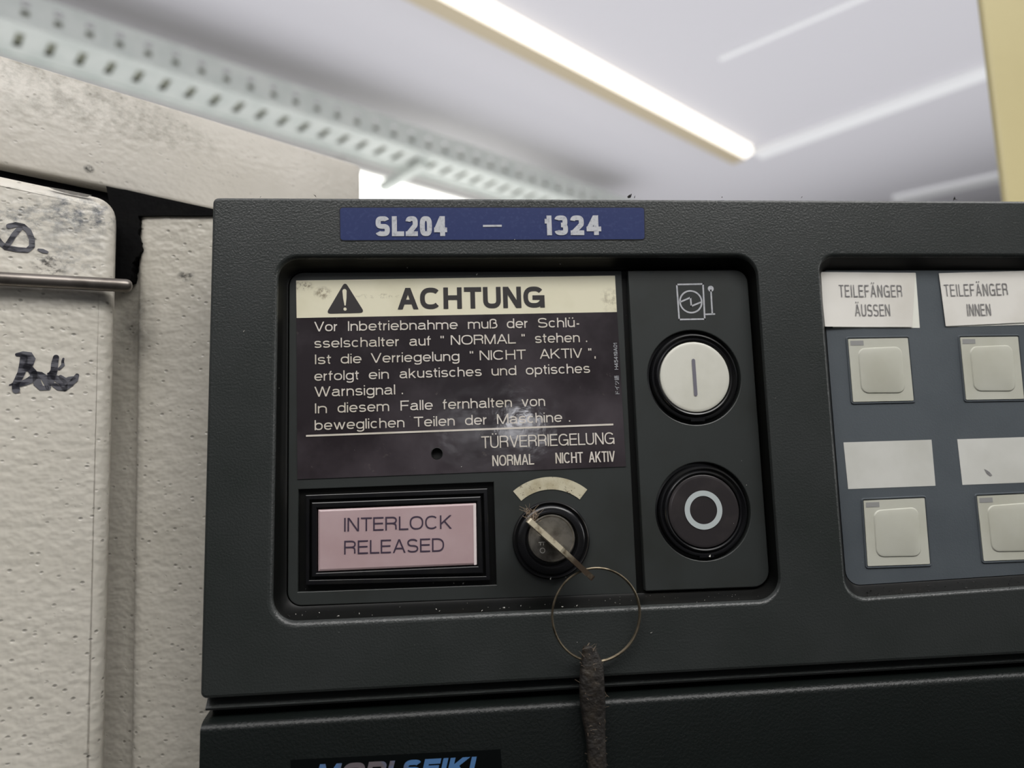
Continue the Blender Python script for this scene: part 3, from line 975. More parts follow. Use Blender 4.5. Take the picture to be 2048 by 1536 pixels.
# warning sticker
ST = [(592.2, 561), (1230, 551.2), (1252, 933), (594.8, 958.7)]
ys = YF - 0.0003
bm = bmesh.new()
plate(bm, quad(ST, ys), [circle(hole_c, hole_r, 24)], ys, YF + 0.0001, 0.0)
st = tag(obj('warning_sticker', bm, M_sticker, panel, smooth=False), 'glossy black warning sticker with cream heading')
bm = bmesh.new()
yh = ys - 0.0001
HD = [(592.2, 561), (1230, 551.2), (1233.8, 624), (593.2, 636)]
bm.faces.new(ring_verts(bm, quad(HD, yh), yh))
obj('heading_band', bm, M_cream, st, smooth=False)
bm = bmesh.new()
yt = ys - 0.0002
tri = rounded(quad([(690, 563), (729.5, 625.5), (652, 627.5)], yt), 0.0017, 4)
bm.faces.new(ring_verts(bm, tri, yt))
text(bm, 'ACHTUNG', (795.3, 619), (1089.8, 615), 43, yt, pen=0.215, gap=0.10, square=2.5)
obj('heading_lettering', bm, M_ink, st, smooth=False)
bm = bmesh.new()
yt2 = ys - 0.0003
stroke(bm, [P2(689, 582, yt2), P2(689.6, 596, yt2), P2(690.2, 610, yt2)], [0.0016, 0.0013, 0.0005], on_y(yt2))
stroke(bm, [P2(690.0, 618, yt2), P2(690.2, 618.4, yt2)], 0.0012, on_y(yt2))
obj('exclamation_mark', bm, M_cream, st, smooth=False)
bm = bmesh.new()
LINES = [                                             # baseline at x0, baseline at x1, capital height, words with their ink extents
    (628.4, 663, 1159.8, 654, 19.3, [('Vor', 628.4, 675.2), ('Inbetriebnahme', 696, 915.5), ('muß', 936, 995), ('der', 1013.9, 1056.3), ('Schlü-', 1075.8, 1159.8)]),
    (628.4, 696, 1175.4, 683.8, 19.3, [('sselschalter', 628.4, 798.7), ('auf', 818.8, 861.8), ('"', 881.3, 888), ('NORMAL', 901.8, 1031.8), ('"', 1043.6, 1050), ('stehen', 1070, 1159.8), ('.', 1172, 1175.4)]),
    (630, 728.5, 1193, 714.8, 19.3, [('Ist', 630, 662), ('die', 681.5, 723), ('Verriegelung', 741.6, 919), ('"', 940, 946.8), ('NICHT', 959.6, 1052), ('AKTIV', 1079.7, 1165.2), ('"', 1177.3, 1183.5), (',', 1189, 1192)]),
    (628.8, 761.7, 1180.3, 745.7, 19.3, [('erfolgt', 628.8, 717.8), ('ein', 737.7, 777.8), ('akustisches', 799.3, 963.5), ('und', 983.4, 1032.8), ('optisches', 1052, 1180.3)]),
    (628.8, 793.6, 808, 788.2, 20, [('Warnsignal', 628.8, 790.5), ('.', 803.5, 806.5)]),
    (630, 826.9, 1090.4, 811.8, 20, [('In', 630, 653.8), ('diesem', 675.2, 778.4), ('Falle', 801.2, 865.7), ('fernhalten', 885.8, 1024), ('von', 1043.6, 1090.4)]),
    (629.3, 860.5, 1141.8, 843.2, 20, [('beweglichen', 629.3, 809), ('Teilen', 828, 909.6), ('der', 930.3, 974.2), ('Maschine', 994.3, 1124.6), ('.', 1138, 1141)]),
    (962.9, 896.7, 1229.1, 887.9, 24, [('TÜRVERRIEGELUNG', 962.9, 1229.1)]),
    (985, 932.3, 1068.4, 929, 21.5, [('NORMAL', 985, 1068.4)]),
    (1111.3, 927, 1230.5, 923.3, 21.5, [('NICHT', 1111.3, 1166.5), ('AKTIV', 1178, 1230.5)]),
]
for x0, y0_, x1, y1_, h, words in LINES:
    for s, a, b in words:
        f_ = lambda x: y0_ + (y1_ - y0_) * (x - x0) / (x1 - x0)
        text(bm, s, (a, f_(a)), (b, f_(b)), h, yt, pen=0.125 if h < 23 else 0.105, gap=0.10)
stroke(bm, [P2(612, 871.8, yt), P2(920, 860.3, yt), P2(1226.6, 848.9, yt)], 0.0007, on_y(yt), caps=0)
obj('lettering', bm, M_pale, st, smooth=False, normals=False)
# part number running up the right edge
bm = bmesh.new()
def vtext(s, pa, pb, cap_px):
    vs, fs = raw_text(s, 0.0)
    x0, x1 = min(v[0] for v in vs), max(v[0] for v in vs)
    A, B = aty(*pa, yt), aty(*pb, yt)
    ex = (B - A).normalized()
    up = ex.cross(Vector((0, 1, 0)))
    if up[0] > 0: up = -up
    sx = (B - A).length / (x1 - x0)
    sy = cap_px * 0.000185 / 0.729
    nv = [bm.verts.new(A + ex * ((v[0] - x0) * sx) + up * (v[1] * sy)) for v in vs]
    for f in fs:
        fc = bm.faces.new([nv[i] for i in f]); fc.normal_update()
        if fc.normal[1] > 0: fc.normal_flip()
vtext('ドイツ語', (1238.5, 788), (1236.8, 751), 8)

A0, A1 = aty(1236.6, 739, yt), aty(1233.8, 686, yt)
up_ = (A1 - A0).normalized()
def climb(a, b):                                      # a runs up the edge, b (downwards positive) runs to the right
    k = (A1 - A0).length / 53.0
    sd = Vector((up_[2], 0, -up_[0]))
    return A0 + up_ * (a * k) + sd * (b * k)
text(bm, 'H45419A01', (0, 0), (53, 0), 7.2, yt, pen=0.13, at=climb)
obj('part_number', bm, M_silver, st, smooth=False, normals=False)
bm = bmesh.new()
lathe(bm, hole_c, [(hole_r * 1.12, ys), (hole_r, ys - 0.0001), (hole_r * 0.96, ys + 0.0006), (hole_r * 0.94, YB - 0.0002)], 32)
obj('screw_hole', bm, M_void, panel)

# indicator lamp
ind = None
bm = bmesh.new()
q1 = quad([(611, 990), (975, 976.6), (981, 1161), (611, 1170.7)], 0.0068)
q1h = quad([(619, 1000), (966.5, 987.5), (971.5, 1152), (619, 1160)], 0.0068)
q2 = quad([(623, 1005), (962, 992.5), (967, 1147), (623, 1154.5)], 0.0058)
q2h = quad([(633.5, 1016.5), (953.5, 1003.5), (955.3, 1132), (633.5, 1145.5)], 0.0058)
plate(bm, q1, [q1h], 0.0068, YB - 0.0001, 0.0003)
plate(bm, q2, [q2h], 0.0058, YB - 0.0001, 0.0004)
ind = tag(obj('indicator_lamp', bm, M_black, panel, angle=30), 'black stepped frame around a pink lamp window')
bm = bmesh.new()
ql = quad([(635.2, 1018.6), (952.5, 1005.2), (954.3, 1130.4), (635.2, 1143.9)], 0.0060)
plate(bm, ql, [], 0.0060, YB - 0.0002, 0.0009)
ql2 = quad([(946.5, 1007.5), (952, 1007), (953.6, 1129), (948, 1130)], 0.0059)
f_ = bm.faces.new(ring_verts(bm, ql2, 0.0059)); f_.material_index = 1  # pale strip paints the light caught by the right acrylic edge
ln_ = tag(obj('lamp_lens', bm, [M_lens, mat('lit_lens_edge', (226, 214, 212), 0.3)], ind, angle=30), 'dull pink acrylic lens')
bm = bmesh.new()
text(bm, 'INTERLOCK', (688.2, 1063.3), (903.8, 1057.2), 27.4, 0.0059, pen=0.115)
text(bm, 'RELEASED', (688.2, 1109), (888.4, 1103), 27.4, 0.0059, pen=0.115)
obj('lettering', bm, M_lensink, ind, smooth=False, normals=False)

# position arc above the key switch
ac, _ = cpx(1093, 1113, 1063, 1083, YF)
bm = bmesh.new()
sc_ = (P2(1203, 1073, YF) - P2(1003, 1073, YF)).length / 200
vin, vout = [], []
for i in range(25):
    an = math.radians(90 + 39.5 - 79 * i / 24) - math.radians(0.6)
    for r_, L_ in ((92.5, vin), (117.5, vout)):
        L_.append(bm.verts.new((ac[0] + r_ * sc_ * math.cos(an), YF - 0.00025, ac[1] + r_ * sc_ * math.sin(an))))
for i in range(24):
    bm.faces.new((vin[i], vin[i + 1], vout[i + 1], vout[i]))
M_arc = mat('worn_cream_print', (196, 190, 166), 0.5, var=(160, (150, 136, 104), 0.45, 0.75), dirt=(700, (84, 72, 52), 0.60, 0.70))
obj('position_arc', bm, M_arc, panel, smooth=False)

# key switch
bm = bmesh.new()
R = lock_r
lathe(bm, lock_c, [(R, YF + 0.0004), (R, YF - 0.0012), (R * 0.985, YF - 0.0018), (R * 0.955, YF - 0.0021), (R * 0.92, YF - 0.0016), (R * 0.90, YF - 0.0012),
                   (R * 0.87, YF - 0.0018), (R * 0.80, YF - 0.0024), (R * 0.69, YF - 0.0023), (R * 0.655, YF - 0.0014), (R * 0.64, YF - 0.0002)], 80)
ks = tag(obj('key_switch', bm, M_black, panel, angle=40), 'black round key switch collar')
core_c, core_r = cpx(1056, 1150.8, 1028.9, 1124.8, YF - 0.002)
YCORE = YF - 0.0020
bm = bmesh.new()
lathe(bm, core_c, [(core_r, YF), (core_r, YCORE + 0.0003), (core_r * 0.965, YCORE), (core_r * 0.93, YCORE), (core_r * 0.91, YCORE + 0.0003)], 64)
core = tag(obj('lock_core', bm, M_steel, ks, angle=30), 'scratched steel lock core')
bm = bmesh.new()
yc = YCORE + 0.0001
for pts in ([(1078, 1085), (1090, 1084)], [(1081, 1085), (1081, 1090)], [(1087, 1085), (1087, 1090)]):
    stroke(bm, [P2(a, b, yc) for a, b in pts], 0.0003, on_y(yc))
stroke(bm, circle(P2(1085, 1101, yc), 0.0009, 16), 0.0003, on_y(yc), closed=True)
obj('stamped_mark', bm, M_flake, ks, smooth=False)

# right plate with two power buttons
b1c, b1r = cpx(1296.5, 1481, 658.6, 849.8, YR)
b2c, b2r = cpx(1312.2, 1501.2, 922.9, 1121.2, YR)
rpl = rounded(quad([(1256, 541), (1494, 539), (1540.5, 1173), (1291, 1182.5)], YR), [0.0004, 0.0055, 0.0065, 0.0004], 8)
bm = bmesh.new()
plate(bm, rpl, [circle(b1c, b1r, 72), circle(b2c, b2r, 72)], YR, YB, 0.00035)
obj('button_plate', bm, M_plate, panel, angle=30)
def push_button(c, R, cap_mat, label, caplabel):
    bm = bmesh.new()
    lathe(bm, c, [(R * 0.99, YB - 0.0003), (R * 0.93, YB - 0.0004), (R * 0.925, YR - 0.0001), (R * 0.905, YR - 0.0007), (R * 0.88, YR - 0.0008), (R * 0.86, YR - 0.0002),
                  (R * 0.835, YR + 0.0001), (R * 0.82, YR - 0.0006), (R * 0.79, YR - 0.0010), (R * 0.765, YR - 0.0008), (R * 0.75, YR + 0.0006)], 80)
    # keying notch at the foot of the collar
    box(bm, Vector((c[0] - 0.0028, YR - 0.0009, c[1] - R * 0.93)), Vector((0.0056, 0, 0)), Vector((0, 0.002, 0)), Vector((0, 0, R * 0.05)))
    pb = tag(obj('push_button', bm, M_black, panel, angle=40), label)
    bm = bmesh.new()
    r = R * 0.745
    lathe(bm, c, [(r, YR + 0.002), (r, YR - 0.0003), (r * 0.985, YR - 0.0007), (r * 0.95, YR - 0.0009), (r * 0.90, YR - 0.0009), (r * 0.5, YR - 0.0010)], 72)
    tag(obj('button_cap', bm, cap_mat, pb, angle=40), caplabel)
    return pb
pb1 = push_button(b1c, b1r, M_cap, 'power-on button with ivory cap', 'ivory cap')
pb2 = push_button(b2c, b2r, M_capblk, 'power-off button with black cap', 'black cap')
ym = YR - 0.0012
bm = bmesh.new()
stroke(bm, [P2(1386.9, 721, ym), P2(1391.6, 788.5, ym)], 0.0014, on_y(ym))
obj('power_on_mark', bm, M_bar, pb1, smooth=False)
bm = bmesh.new()
oc, orr = cpx(1369.8, 1444.4, 980.5, 1059.6, ym)
_, irr = cpx(1380.2, 1434.4, 991.3, 1048, ym)
stroke(bm, circle(oc, (orr + irr) / 2, 64), orr - irr, on_y(ym), closed=True)
obj('power_off_mark', bm, M_ring, pb2, smooth=False)
# power symbol
bm = bmesh.new()
ysy = YR - 0.0001
pp = lambda L: [P2(a, b, ysy) for a, b in L]
SW = 0.00062
box_pts = pp([(1353.5, 569), (1406, 568), (1409.5, 638), (1358.4, 639)])
for i in range(4):
    stroke(bm, [box_pts[i], box_pts[(i + 1) % 4]], SW, on_y(ysy))
cc, cr = cpx(1360, 1403.5, 581.8, 625.2, ysy)
stroke(bm, circle(cc, cr, 48), SW, on_y(ysy), closed=True)
zz = pp([(1361.6, 603.5), (1381, 595), (1382.6, 612.3), (1401.6, 604.5)])
for a, b in zip(zz, zz[1:]):
    stroke(bm, [a, b], SW, on_y(ysy))
stroke(bm, pp([(1421.8, 580), (1424.5, 627)]), SW, on_y(ysy))
stroke(bm, pp([(1411, 628.7), (1429, 628)]), SW, on_y(ysy))
c_, r_ = cpx(1415.6, 1427.4, 571.5, 583.3, ysy)
bm.faces.new(ring_verts(bm, circle(c_, r_, 24), ysy))
obj('power_symbol', bm, M_silver, panel, smooth=False)

# membrane keypad
bm = bmesh.new()
plate(bm, offset(flB, -0.0003), [], YK, YK + 0.0009, 0.0)
kp = tag(obj('membrane_keypad', bm, M_film, panel, smooth=False), 'slate grey membrane keypad')
KEYS = [[(1696.3, 678), (1815.5, 676), (1827.5, 801), (1706.5, 803.8)],
        [(1920.5, 674.7), (2036, 673.3), (2048, 797.5), (1932.5, 799.6)],
        [(1727.3, 1001.3), (1849, 996), (1860, 1128), (1735.7, 1132.4)],
        [(1954.3, 992.3), (2073, 987), (2085.5, 1117.5), (1967.8, 1122)]]
KLAB = ['white key under the outer label', 'white key under the inner label', 'white key below the first blank label', 'white key below the second blank label']
for q, lab in zip(KEYS, KLAB):
    c = quad(q, YK - 0.0004)
    o_ = rounded(c, 0.0003, 2)
    ctr = sum(c, Vector((0, 0))) / 4
    bm = bmesh.new()
    # surround bead of the membrane, then the key with its raised pad
    bead = rounded([ctr + (p - ctr) * 1.08 for p in c], 0.0012, 5)
    bead2 = rounded([ctr + (p - ctr) * 1.02 for p in c], 0.0006, 5)
    A_, B_ = ring_verts(bm, bead, YK - 0.00002), ring_verts(bm, lerp_loop(bead, bead2, 0.35), YK - 0.00045)
    C_ = ring_verts(bm, lerp_loop(bead, bead2, 0.7), YK - 0.00045)
    D_ = ring_verts(bm, bead2, YK - 0.00005)
    for a, b in ((A_, B_), (B_, C_), (C_, D_)): bridge(bm, a, b, 1)
    k0 = rounded(c, 0.0004, 5)
    pad_c = [c[0] * 0.86 + c[2] * 0.14, c[1] * 0.88 + c[3] * 0.12, c[2] * 0.87 + c[0] * 0.13, c[3] * 0.86 + c[1] * 0.14]
    dwn = (c[3] - c[0]) * 0.012
    pad_c = [p + dwn for p in pad_c]
    pad0 = rounded(pad_c, 0.0030, 5)
    pc = sum(pad_c, Vector((0, 0))) / 4
    pad1 = [pc + (p - pc) * 0.965 for p in pad0]
    pad2 = [pc + (p - pc) * 0.91 for p in pad0]
    rings = [ring_verts(bm, k0, YK - 0.00004), ring_verts(bm, k0, YK - 0.0004), ring_verts(bm, pad0, YK - 0.00042), ring_verts(bm, pad1, YK - 0.00075), ring_verts(bm, pad2, YK - 0.00088)]
    for a, b in zip(rings, rings[1:]): bridge(bm, a, b, 0)
    f = bm.faces.new(rings[-1])
    e1, e2 = (c[1] - c[0]), (c[3] - c[0])
    lq = [c[0] + e1 * a + e2 * b for a, b in ((0.03, 0.03), (0.25, 0.03), (0.25, 0.105), (0.03, 0.105))]
    f = bm.faces.new(ring_verts(bm, lq, YK - 0.0005)); f.material_index = 2
    tag(obj('key', bm, [M_key, M_film, M_led], kp, angle=25), lab)
BL = [[(1686.9, 884.8), (1863, 879.4), (1871, 971.6), (1696.4, 978.2)], [(1914.5, 878.5), (2090, 872.8), (2099, 963.2), (1925, 969.8)]]
for q, lab in zip(BL, ('plain pale label', 'plain pale label with a dark smudge')):
    bm = bmesh.new()
    plate(bm, quad(q, YK - 0.0001), [], YK - 0.00012, YK + 0.0001, 0.0)
    tag(obj('blank_label', bm, M_blank, kp, smooth=False), lab)
bm = bmesh.new()
yl = YK - 0.0002
sm = [(1968, 938), (1973, 940), (1979, 944), (1985, 951), (1981, 953), (1974, 948)]
bm.faces.new(ring_verts(bm, [P2(a, b, yl) for a, b in sm], yl))
obj('smudge', bm, M_pencil, kp, smooth=False)

# paper labels, a new one stuck over an older card
def paper(name, q, y, m, r, lab, lift=0.0):
    c = quad(q, y)
    lp = rounded(c, r, 4)
    bm = bmesh.new()
    n = 14
    # slightly wavy sheet
    def at_(s, t_):
        return (c[0] * (1 - s) + c[1] * s) * (1 - t_) + (c[3] * (1 - s) + c[2] * s) * t_
    g = [[None] * (n + 1) for _ in range(n + 1)]
    for i in range(n + 1):
        for j in range(n + 1):
            s, t_ = i / n, j / n
            p = at_(s, t_)
            yy = y - 0.00012 * (1 + math.sin(s * 7 + t_ * 3)) * 0.5 - lift * max(0, (1 - s) * 1.6 - 0.9) * max(0, t_ * 2.2 - 1.2) ** 1
            g[i][j] = bm.verts.new((p[0], yy, p[1]))
    for i in range(n):
        for j in range(n):
            bm.faces.new((g[i][j], g[i + 1][j], g[i + 1][j + 1], g[i][j + 1]))
    bmesh.ops.recalc_face_normals(bm, faces=bm.faces[:])
    bmesh.ops.solidify(bm, geom=bm.faces[:], thickness=0.00008)
    return tag(obj(name, bm, m, panel, angle=60), lab)
yq = YK - 0.0002
paper('label_card', [(1660, 547), (1831, 546), (1839.5, 655.8), (1665.6, 656.2)], yq + 0.0001, M_white2, 0, 'clean white card edge under the outer label')
paper('label_card', [(1880, 549), (2068, 543), (2076, 649), (1893, 654)], yq + 0.0001, M_white2, 0, 'clean white card edge under the inner label')
pl1 = paper('paper_label', [(1641.6, 544), (1829.7, 545.6), (1824.5, 654), (1648, 654)], yq - 0.0003, M_white, 0, 'grubby white label for the outer part catcher', 0.0012)
pl2 = paper('paper_label', [(1877.4, 546.5), (2062, 541.5), (2071, 644), (1891.5, 652.3)], yq - 0.0003, M_white, 0, 'grubby white label for the inner part catcher')
ytx = yq - 0.00055
bm = bmesh.new()
text(bm, 'TEILEFÄNGER', (1678.8, 593.8), (1805.2, 594), 24, ytx, pen=0.088, gap=0.26, square=3)
text(bm, 'ÄUSSEN', (1710.5, 632), (1781, 632), 23.5, ytx, pen=0.09, gap=0.2, square=3)
obj('lettering', bm, M_pencil, pl1, smooth=False, normals=False)
bm = bmesh.new()
text(bm, 'TEILEFÄNGER', (1890, 593), (2016.7, 590.2), 24, ytx, pen=0.088, gap=0.26, square=3)
text(bm, 'INNEN', (1935.4, 631.6), (1982.8, 631), 23.5, ytx, pen=0.09, gap=0.2, square=3)
obj('lettering', bm, M_pencil, pl2, smooth=False, normals=False)

# ------------------------------------------------------------------ lower panel
low = thing('lower_panel', (0.075, 0.0, 1.2), 'dark charcoal lower panel below the control panel, with a black badge sticker', 'lower panel')
ua, ub = aty(400.2, 1461, 0), aty(2048, 1355, 0)
ub = ub + (ub - ua).normalized() * ext
M_low = mat('charcoal_plastic_shaded', (18, 22, 21), 0.34, spec=0.3, var=(30, (14, 18, 16), 0.4, 0.75), dirt=(260, (104, 102, 94), 0.72, 0.88), bmp=(950, 0.3, 0.0005))  # same plastic as the housing, with the shade lower down put into its colour
bm = bmesh.new()
prof = [(0.0335, 0.0035), (0.0100, 0.0035), (0.0035, 0.0024), (0.0016, 0.0016), (0.0005, 0.0006), (0.0, -0.0008), (0.0, -0.09), (0.0335, -0.09)]
a = [bm.verts.new((ua[0] + 0.0008 * (1 if 0 < i < 5 else 0) * 0, y, ua[2] + z)) for i, (y, z) in enumerate(prof)]
b = [bm.verts.new((ub[0], y, ub[2] + z)) for y, z in prof]
bridge(bm, a, b); bm.faces.new(a); bm.faces.new(b)
obj('front_cover', bm, M_low, low, angle=30)
# neck between the two panels, with a thin lip
na, nb = aty(411, 1417, 0.0030), aty(2048, 1321, 0.0030)
nb = nb + (nb - na).normalized() * (ext - 0.002)
bm = bmesh.new()
prof = [(0.034, 0.008), (0.0090, 0.008), (0.0036, 0.0008), (0.0027, 0.0), (0.0033, -0.0008), (0.0110, -0.0016), (0.013, -0.016), (0.034, -0.016)]
a = [bm.verts.new((na[0], y, na[2] + z)) for y, z in prof]
b = [bm.verts.new((nb[0], y, nb[2] + z)) for y, z in prof]
bridge(bm, a, b); bm.faces.new(a); bm.faces.new(b)
tag(obj('neck_strip', bm, M_house, low, angle=30), 'recessed dark strip between the panels')
yb = -0.0002
bm = bmesh.new()
q = quad([(581, 1519.5), (1001, 1498.5), (1006, 1566), (583, 1590)], yb)
plate(bm, q, [], yb, 0.0001, 0.0)
bs = tag(obj('badge_sticker', bm, mat('black_badge_film', (8, 11, 11), 0.25, spec=0.3), low, smooth=False), 'glossy black badge sticker')
M_holo = mat('blue_foil_print', (84, 126, 176), 0.4, metal=0.2, var=(45, (112, 104, 108), 0.48, 0.58))
bm = bmesh.new()
text(bm, 'MORI SEIKI', (630, 1568), (945, 1552), 39, yb - 0.0002, pen=0.27, gap=0.09, shear=0.25, square=3)
obj('lettering', bm, M_holo, bs, smooth=False, normals=False)

# ------------------------------------------------------------------ key, ring, strap
yk1, yk2 = -0.0135, -0.0055
kA, kA2, kB = aty(1059, 1041, yk1), aty(1123, 1105, yk1), aty(1187, 1158, yk2)
ku = Vector((kB[0] - kA[0], 0, kB[2] - kA[2])).normalized()
kt = Vector((ku[2], 0, -ku[0]))
kc = Vector((core_c[0], 0, core_c[1]))
kU = lambda p: (Vector((p[0], 0, p[2])) - Vector((kA[0], 0, kA[2]))).dot(ku)
uA2, uB, uc = kU(kA2), kU(kB), kU(kc)
prof = [Vector((0.0004, yk1)), Vector((uA2 - 0.0006, yk1)), Vector((uA2 + 0.0006, yk1 + 0.0006)), Vector((uB - 0.0006, yk2 - 0.0003)), Vector((uB, yk2 + 0.0004)), Vector((uB - 0.0005, yk2 + 0.0040)),
        Vector((uc + 0.0045, 0.0008)), Vector((uc + 0.0040, YCORE + 0.0001)), Vector((uc - 0.0040, YCORE + 0.0001)), Vector((uc - 0.0042, 0.0002)), Vector((0.0004, -0.003)), Vector((-0.0002, yk1 + 0.0005))]
hc = Vector((uB - 0.0042, yk2 + 0.0013))
holeL = [Vector((hc[0] + 0.0019 * math.cos(2 * PI * i / 16), hc[1] + 0.0019 * math.sin(2 * PI * i / 16))) for i in range(16)]
base = Vector((kA[0], 0, kA[2]))
bm = bmesh.new()
fronts, backs = [], []
for lp in (prof, holeL):
    a = [bm.verts.new(base + ku * p[0] + Vector((0, p[1], 0)) + kt * 0.00095) for p in lp]
    b = [bm.verts.new(base + ku * p[0] + Vector((0, p[1], 0)) - kt * 0.00095) for p in lp]
    bridge(bm, a, b); fronts.append(a); backs.append(b)
fill(bm, fronts); fill(bm, backs)
key = thing('switch_key', base + Vector((0, YCORE, 0)), 'worn flat metal key standing edge-on in the black key switch', 'key')
M_blade, t_, b_ = new_mat('worn_key_metal')
b_.inputs['Metallic'].default_value = 0.4
b_.inputs['Roughness'].default_value = 0.45
v_ = coords(t_)
c_ = mix(t_, ramp(t_, noise(t_, v_, 320, 4), 0.48, 0.68), lin(214, 204, 178), lin(120, 104, 82))
c_ = mix(t_, math_(t_, 'MULTIPLY', ramp(t_, blob(t_, tuple(kB), (0.017, 0.017, 0.017)), 0.0, 0.35), ramp(t_, noise(t_, v_, 240, 4), 0.2, 0.5)), c_, lin(96, 82, 68))  # brown blob paints the shaded lower side of the key
t_.links.new(c_, b_.inputs['Base Color'])
obj('key_blade', bm, M_blade, key, smooth=False)
bm = bmesh.new()
for i in range(70):
    s = aty(1060 + random.uniform(-8, 16), 1036 + random.uniform(-14, 10), yk1 + 0.001 + random.uniform(0, 0.006))
    v = Vector((random.uniform(-1, 0.5), random.uniform(-0.6, 0.6), random.uniform(-0.3, 1.2))).normalized()
    L = random.uniform(0.001, 0.0038)
    tube(bm, [s, s + v * L * 0.5 + Vector((random.uniform(-1, 1), 0, random.uniform(-1, 1))) * 0.0004, s + v * L], 0.00005, 4)
tag(obj('lint_tuft', bm, M_lint, key, smooth=False), 'dusty tuft of lint', kind='stuff')

# split ring
rc_ = aty(1193, 1229, -0.0045)
rad_ = (aty(1284, 1229, -0.0045) - aty(1102, 1229, -0.0045)).length / 2 - 0.0003
tilt = Vector((0.10, -0.06))
pts = []
for i in range(2 * 64 + 1):
    an = PI * 0.62 + 2 * PI * i / 64
    x, z = rad_ * math.cos(an), rad_ * 1.01 * math.sin(an)
    y = 0.0016 * x / rad_ - 0.0009 * z / rad_ + 0.00095 * (i / 128 - 0.5)
    k = 1 - 0.012 * (i / 128 - 0.5)
    pts.append(Vector((rc_[0] + x * k, rc_[1] + y, rc_[2] + z * k)))
bm = bmesh.new()
tube(bm, pts, 0.00040, 8)
tag(obj('key_ring', bm, M_wire), 'thin tarnished split ring hanging from the key', 'key ring')

# strap
bm = bmesh.new()
ctrl = [((1174, 1290), 18), ((1180, 1302), 30), ((1184, 1325), 45), ((1184, 1350), 50), ((1184, 1380), 52), ((1186, 1415), 50), ((1188, 1445), 44), ((1191, 1470), 38), ((1193, 1500), 37), ((1195, 1540), 37), ((1199, 1620), 38)]
rows = []
for i, ((px, py), w) in enumerate(ctrl):
    yc = -0.0052 + 0.0004 * math.sin(i * 1.3)
    c = aty(px, py, yc)
    hw = w * 0.000182 / 2
    th = 0.0021 if i > 1 else 0.0016
    row = []
    for k in range(16):
        an = 2 * PI * k / 16
        ca, sa = math.cos(an), math.sin(an)
        x = hw * (abs(ca) ** 0.6) * (1 if ca > 0 else -1) * (1 + random.uniform(-0.05, 0.05))
        y = th * (abs(sa) ** 0.8) * (1 if sa > 0 else -1)
        row.append(bm.verts.new((c[0] + x, c[1] + y, c[2] + random.uniform(-0.0002, 0.0002))))
    rows.append(row)
for a, b in zip(rows, rows[1:]): bridge(bm, a, b)
bm.faces.new(rows[0]); bm.faces.new(rows[-1])
strap = thing('key_strap', aty(1190, 1450, -0.005), 'greasy dark leather strap hanging from the key ring', 'strap')
so = obj('strap_band', bm, M_strap, strap, angle=70)
md = so.modifiers.new('subdivision', 'SUBSURF'); md.levels = 1; md.render_levels = 2
bm = bmesh.new()
for i in range(170):
    t_ = random.random()
    py = 1288 + t_ * 248
    cxp = 1180 + (py - 1290) * 0.07
    hw = 12 if py < 1305 else (24 if py < 1440 else 18)
    s = aty(cxp + random.uniform(-1, 1) * hw, py, -0.0052 + random.uniform(-0.0018, 0.0018))
    v = Vector((random.uniform(-1, 1), random.uniform(-1, 0.6), random.uniform(-1, 1))).normalized()
    L = random.uniform(0.0008, 0.003)
    tube(bm, [s, s + v * L * 0.5 + Vector((random.uniform(-1, 1), 0, random.uniform(-1, 1))) * 0.0003, s + v * L], 0.000035, 4)
tag(obj('loose_fibres', bm, M_lint, strap, smooth=False), 'fine dusty fibres', kind='stuff')

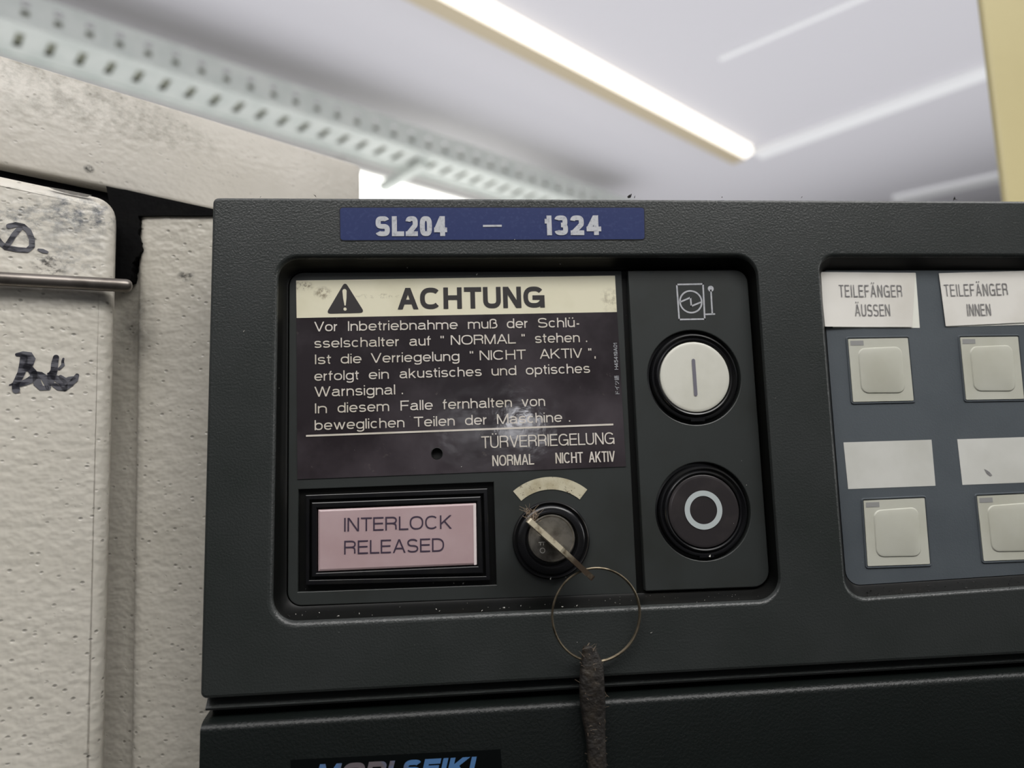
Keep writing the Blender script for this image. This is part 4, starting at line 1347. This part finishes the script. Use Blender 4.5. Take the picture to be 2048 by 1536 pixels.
# ------------------------------------------------------------------ swarf and crumbs
from mathutils.bvhtree import BVHTree
pv, pf = [], []
for o in list(panel.children) + [ch for o in panel.children for ch in o.children]:
    k = len(pv)
    off = world_loc(o)
    pv += [v.co + off for v in o.data.vertices]
    pf += [[k + i for i in p.vertices] for p in o.data.polygons]
tree = BVHTree.FromPolygons(pv, pf)
def flake(bm, px, py, s, edge_y=0.002):
    d = ray(px, py).normalized()
    hit, nrm, _, _ = tree.ray_cast(C, d)
    c = hit - d * s * 0.35 if hit is not None and hit[1] < 0.02 else aty(px, py, edge_y)
    vs = [bm.verts.new(c + Vector((random.uniform(-1, 1), random.uniform(-0.6, 0.6), random.uniform(-1, 1))) * s) for _ in range(4)]
    for q in ((0, 1, 2), (0, 1, 3), (1, 2, 3), (0, 2, 3)):
        bm.faces.new([vs[i] for i in q])
bm = bmesh.new()
for px, py, s in ((578, 1232, 5), (592, 1228, 3), (676, 1234, 3.5), (720, 1228, 4.5), (745, 1230, 2.5), (612, 1177, 3), (873, 1219, 3), (880, 1222, 3), (964, 1222, 3), (1008, 1216, 4),
                  (1041, 1212, 3), (1125, 1213, 4), (1155, 1212, 3), (1231, 1206, 4), (1160, 1214, 3), (1102, 1157, 4), (1130, 1155, 4), (1350, 1196, 3), (1515, 1192, 3), (1420, 1112, 4), (1000, 1217, 2.5), (1060, 1214, 2.5),
                  (1121, 528, 4), (814, 535, 2.5), (954, 549, 3), (1084, 543, 2), (866, 1166, 2), (927, 1167, 3), (908, 1166, 2), (1030, 481, 4), (488, 662, 2.5), (1302, 1264, 4), (923, 934, 2), (1082, 940, 2.5)):
    flake(bm, px, py, s * 0.00015)
for i in range(60):
    px = random.uniform(600, 1500)
    flake(bm, px, 1228 - (px - 600) * 0.042 + random.uniform(-8, 10), random.uniform(0.8, 1.8) * 0.00015)
for i in range(70):
    flake(bm, random.uniform(450, 2040), random.uniform(480, 1300), random.uniform(0.5, 1.0) * 0.00015)
tag(obj('swarf_flakes', bm, M_flake, panel, smooth=False), 'tiny pale metal flakes along the lower ledge of the recess', kind='stuff')
bm = bmesh.new()
for px, py, s in ((628, 393, 6), (1258, 392, 6), (1263, 391, 5), (1268, 393, 5), (1604, 395, 4), (1906, 398, 7), (1911, 398, 6), (520, 393.5, 3), (820, 393.5, 3), (1444, 394.5, 3)):
    flake(bm, px, py, s * 0.00015)
for i in range(90):
    x = random.uniform(1715, 2040)
    flake(bm, x, 1190 - (x - 1715) * 0.062 + random.uniform(-14, 6), random.uniform(1.5, 4) * 0.00015)
tag(obj('dirt_crumbs', bm, M_crumb, panel, smooth=False), 'small dark dirt crumbs along the panel edges', kind='stuff')
